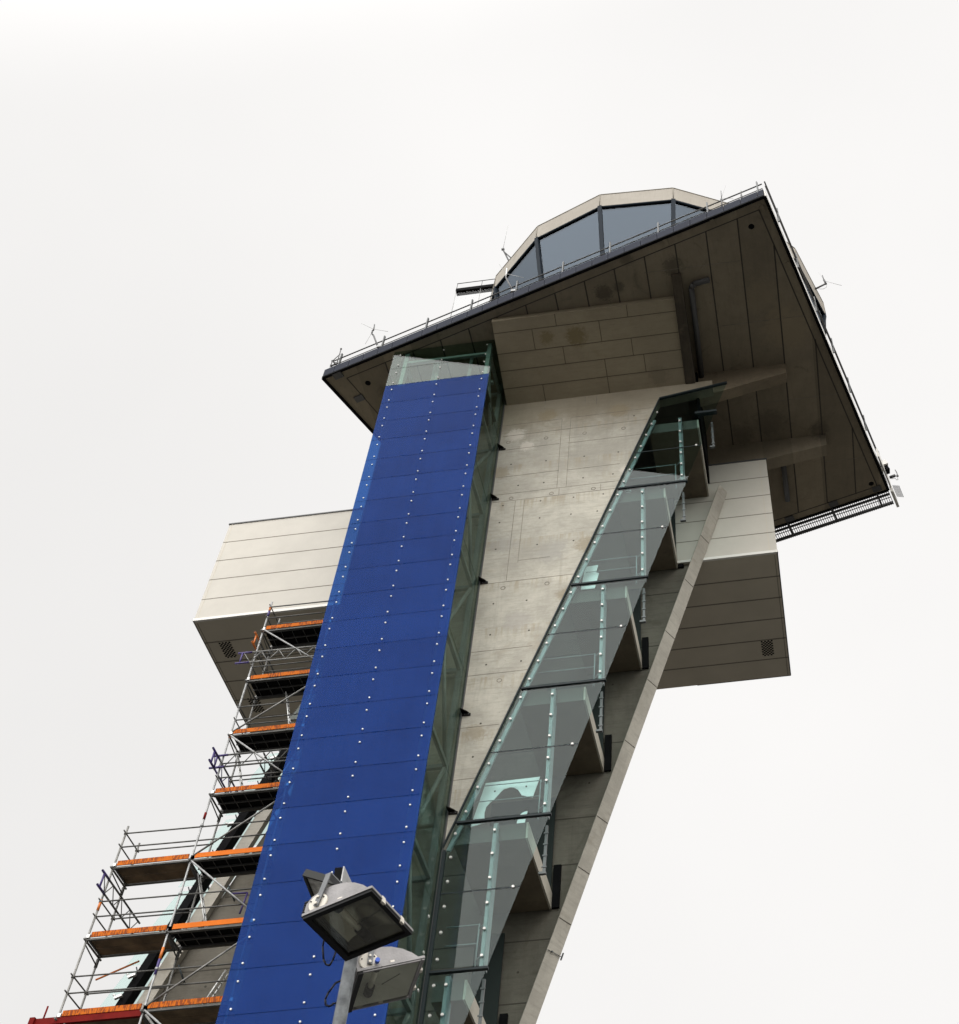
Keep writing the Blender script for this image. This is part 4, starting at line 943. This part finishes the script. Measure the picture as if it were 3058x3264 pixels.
antenna('thin whip with faint radials on the railing near the top right corner', E(15.18, 40.45), [('mast', [E(15.18, 40.45), E(15.2, 41.05)], 0.022, 'rail'), ('clamp', [E(15.19, 41.0)], 0.035, 'rail'), ('antenna_rod', [E(15.2, 41.05), E(15.21, 41.62)], 0.012, 'rail'), ('radial', [E(15.2, 41.1), E(15.39, 41.85)], 0.005, 'galv'), ('radial', [E(15.2, 41.1), E(15.6, 40.7)], 0.005, 'galv')])
antenna('short dark stub aerial nearest the right corner of the front railing', E(15.88, 40.45), [('mast', [E(15.88, 40.45), E(15.88, 40.75)], 0.03, 'rail'), ('antenna_rod', [E(15.88, 40.75), E(15.89, 41.03)], 0.012, 'rail')])
antenna('tall whip on a forked bracket at the left of the cab roof rim', (-8.46, 23.6, 45.9), [('bracket', [(-8.40, 23.62, 46.0), (-8.85, 23.45, 47.30)], 0.03, 'rail'), ('bracket', [(-8.25, 23.5, 46.2), (-8.83, 23.45, 47.2)], 0.025, 'rail'), ('clamp', [(-8.86, 23.45, 47.35)], 0.06, 'rail'), ('whip', [(-8.86, 23.45, 47.3), (-8.82, 23.45, 49.3)], 0.010, 'galv')])
antenna('aerial on a dark arm reaching out from the right of the cab roof rim', (3.0, 26.0, 45.7), [('bracket', [(2.95, 26.0, 45.70), (3.46, 26.0, 46.04)], 0.035, 'rail'), ('mast', [(3.46, 26.0, 46.0), (3.41, 26.0, 46.35)], 0.04, 'rail'), ('antenna_rod', [(3.41, 26.0, 46.3), (3.39, 26.0, 46.70)], 0.018, 'rail'), ('radial', [(3.42, 26.0, 46.25), (4.03, 26.0, 45.75)], 0.007, 'galv'), ('radial', [(3.42, 26.0, 46.3), (3.27, 26.0, 46.97)], 0.006, 'galv'), ('cable', [(3.1, 26.0, 45.72), (3.3, 26.0, 45.66), (3.44, 26.0, 45.75), (3.48, 26.0, 45.98)], 0.008, 'galv')])
antenna('small dark aerial with a looped cable outside the rear right corner of the platform', (4.95, 31.0, 39.9), [('bracket', [(4.9, 31.0, 39.88), (5.10, 31.0, 39.96)], 0.06, 'rail'), ('clamp', [(5.18, 31.0, 39.92)], 0.045, 'rail'), ('antenna_rod', [(5.18, 31.0, 39.95), (5.19, 31.0, 40.10), (5.15, 31.0, 40.30)], 0.016, 'rail'), ('cable', [(4.95, 31.0, 39.78), (5.07, 31.0, 39.80), (5.12, 31.0, 39.68), (5.17, 31.0, 39.70), (5.18, 31.0, 39.88)], 0.010, 'galv')])
cc = thing('loudspeaker', 'white box with a dark horn fixed to the rear right edge of the platform', 'loudspeaker', (4.82, 31.0, 40.4))
b = B(); b.obox((4.80, 31.0, 40.60), (0.96, 0.0, 0.28), (0, 1, 0), (-0.28, 0, 0.96), 0.09, 0.2, 0.12); b.build('housing', 'panel_trim', cc)
b = B(); b.obox((4.86, 31.0, 40.36), (0.96, 0.0, 0.28), (0, 1, 0), (-0.28, 0, 0.96), 0.06, 0.12, 0.12); b.build('horn', 'black', cc)
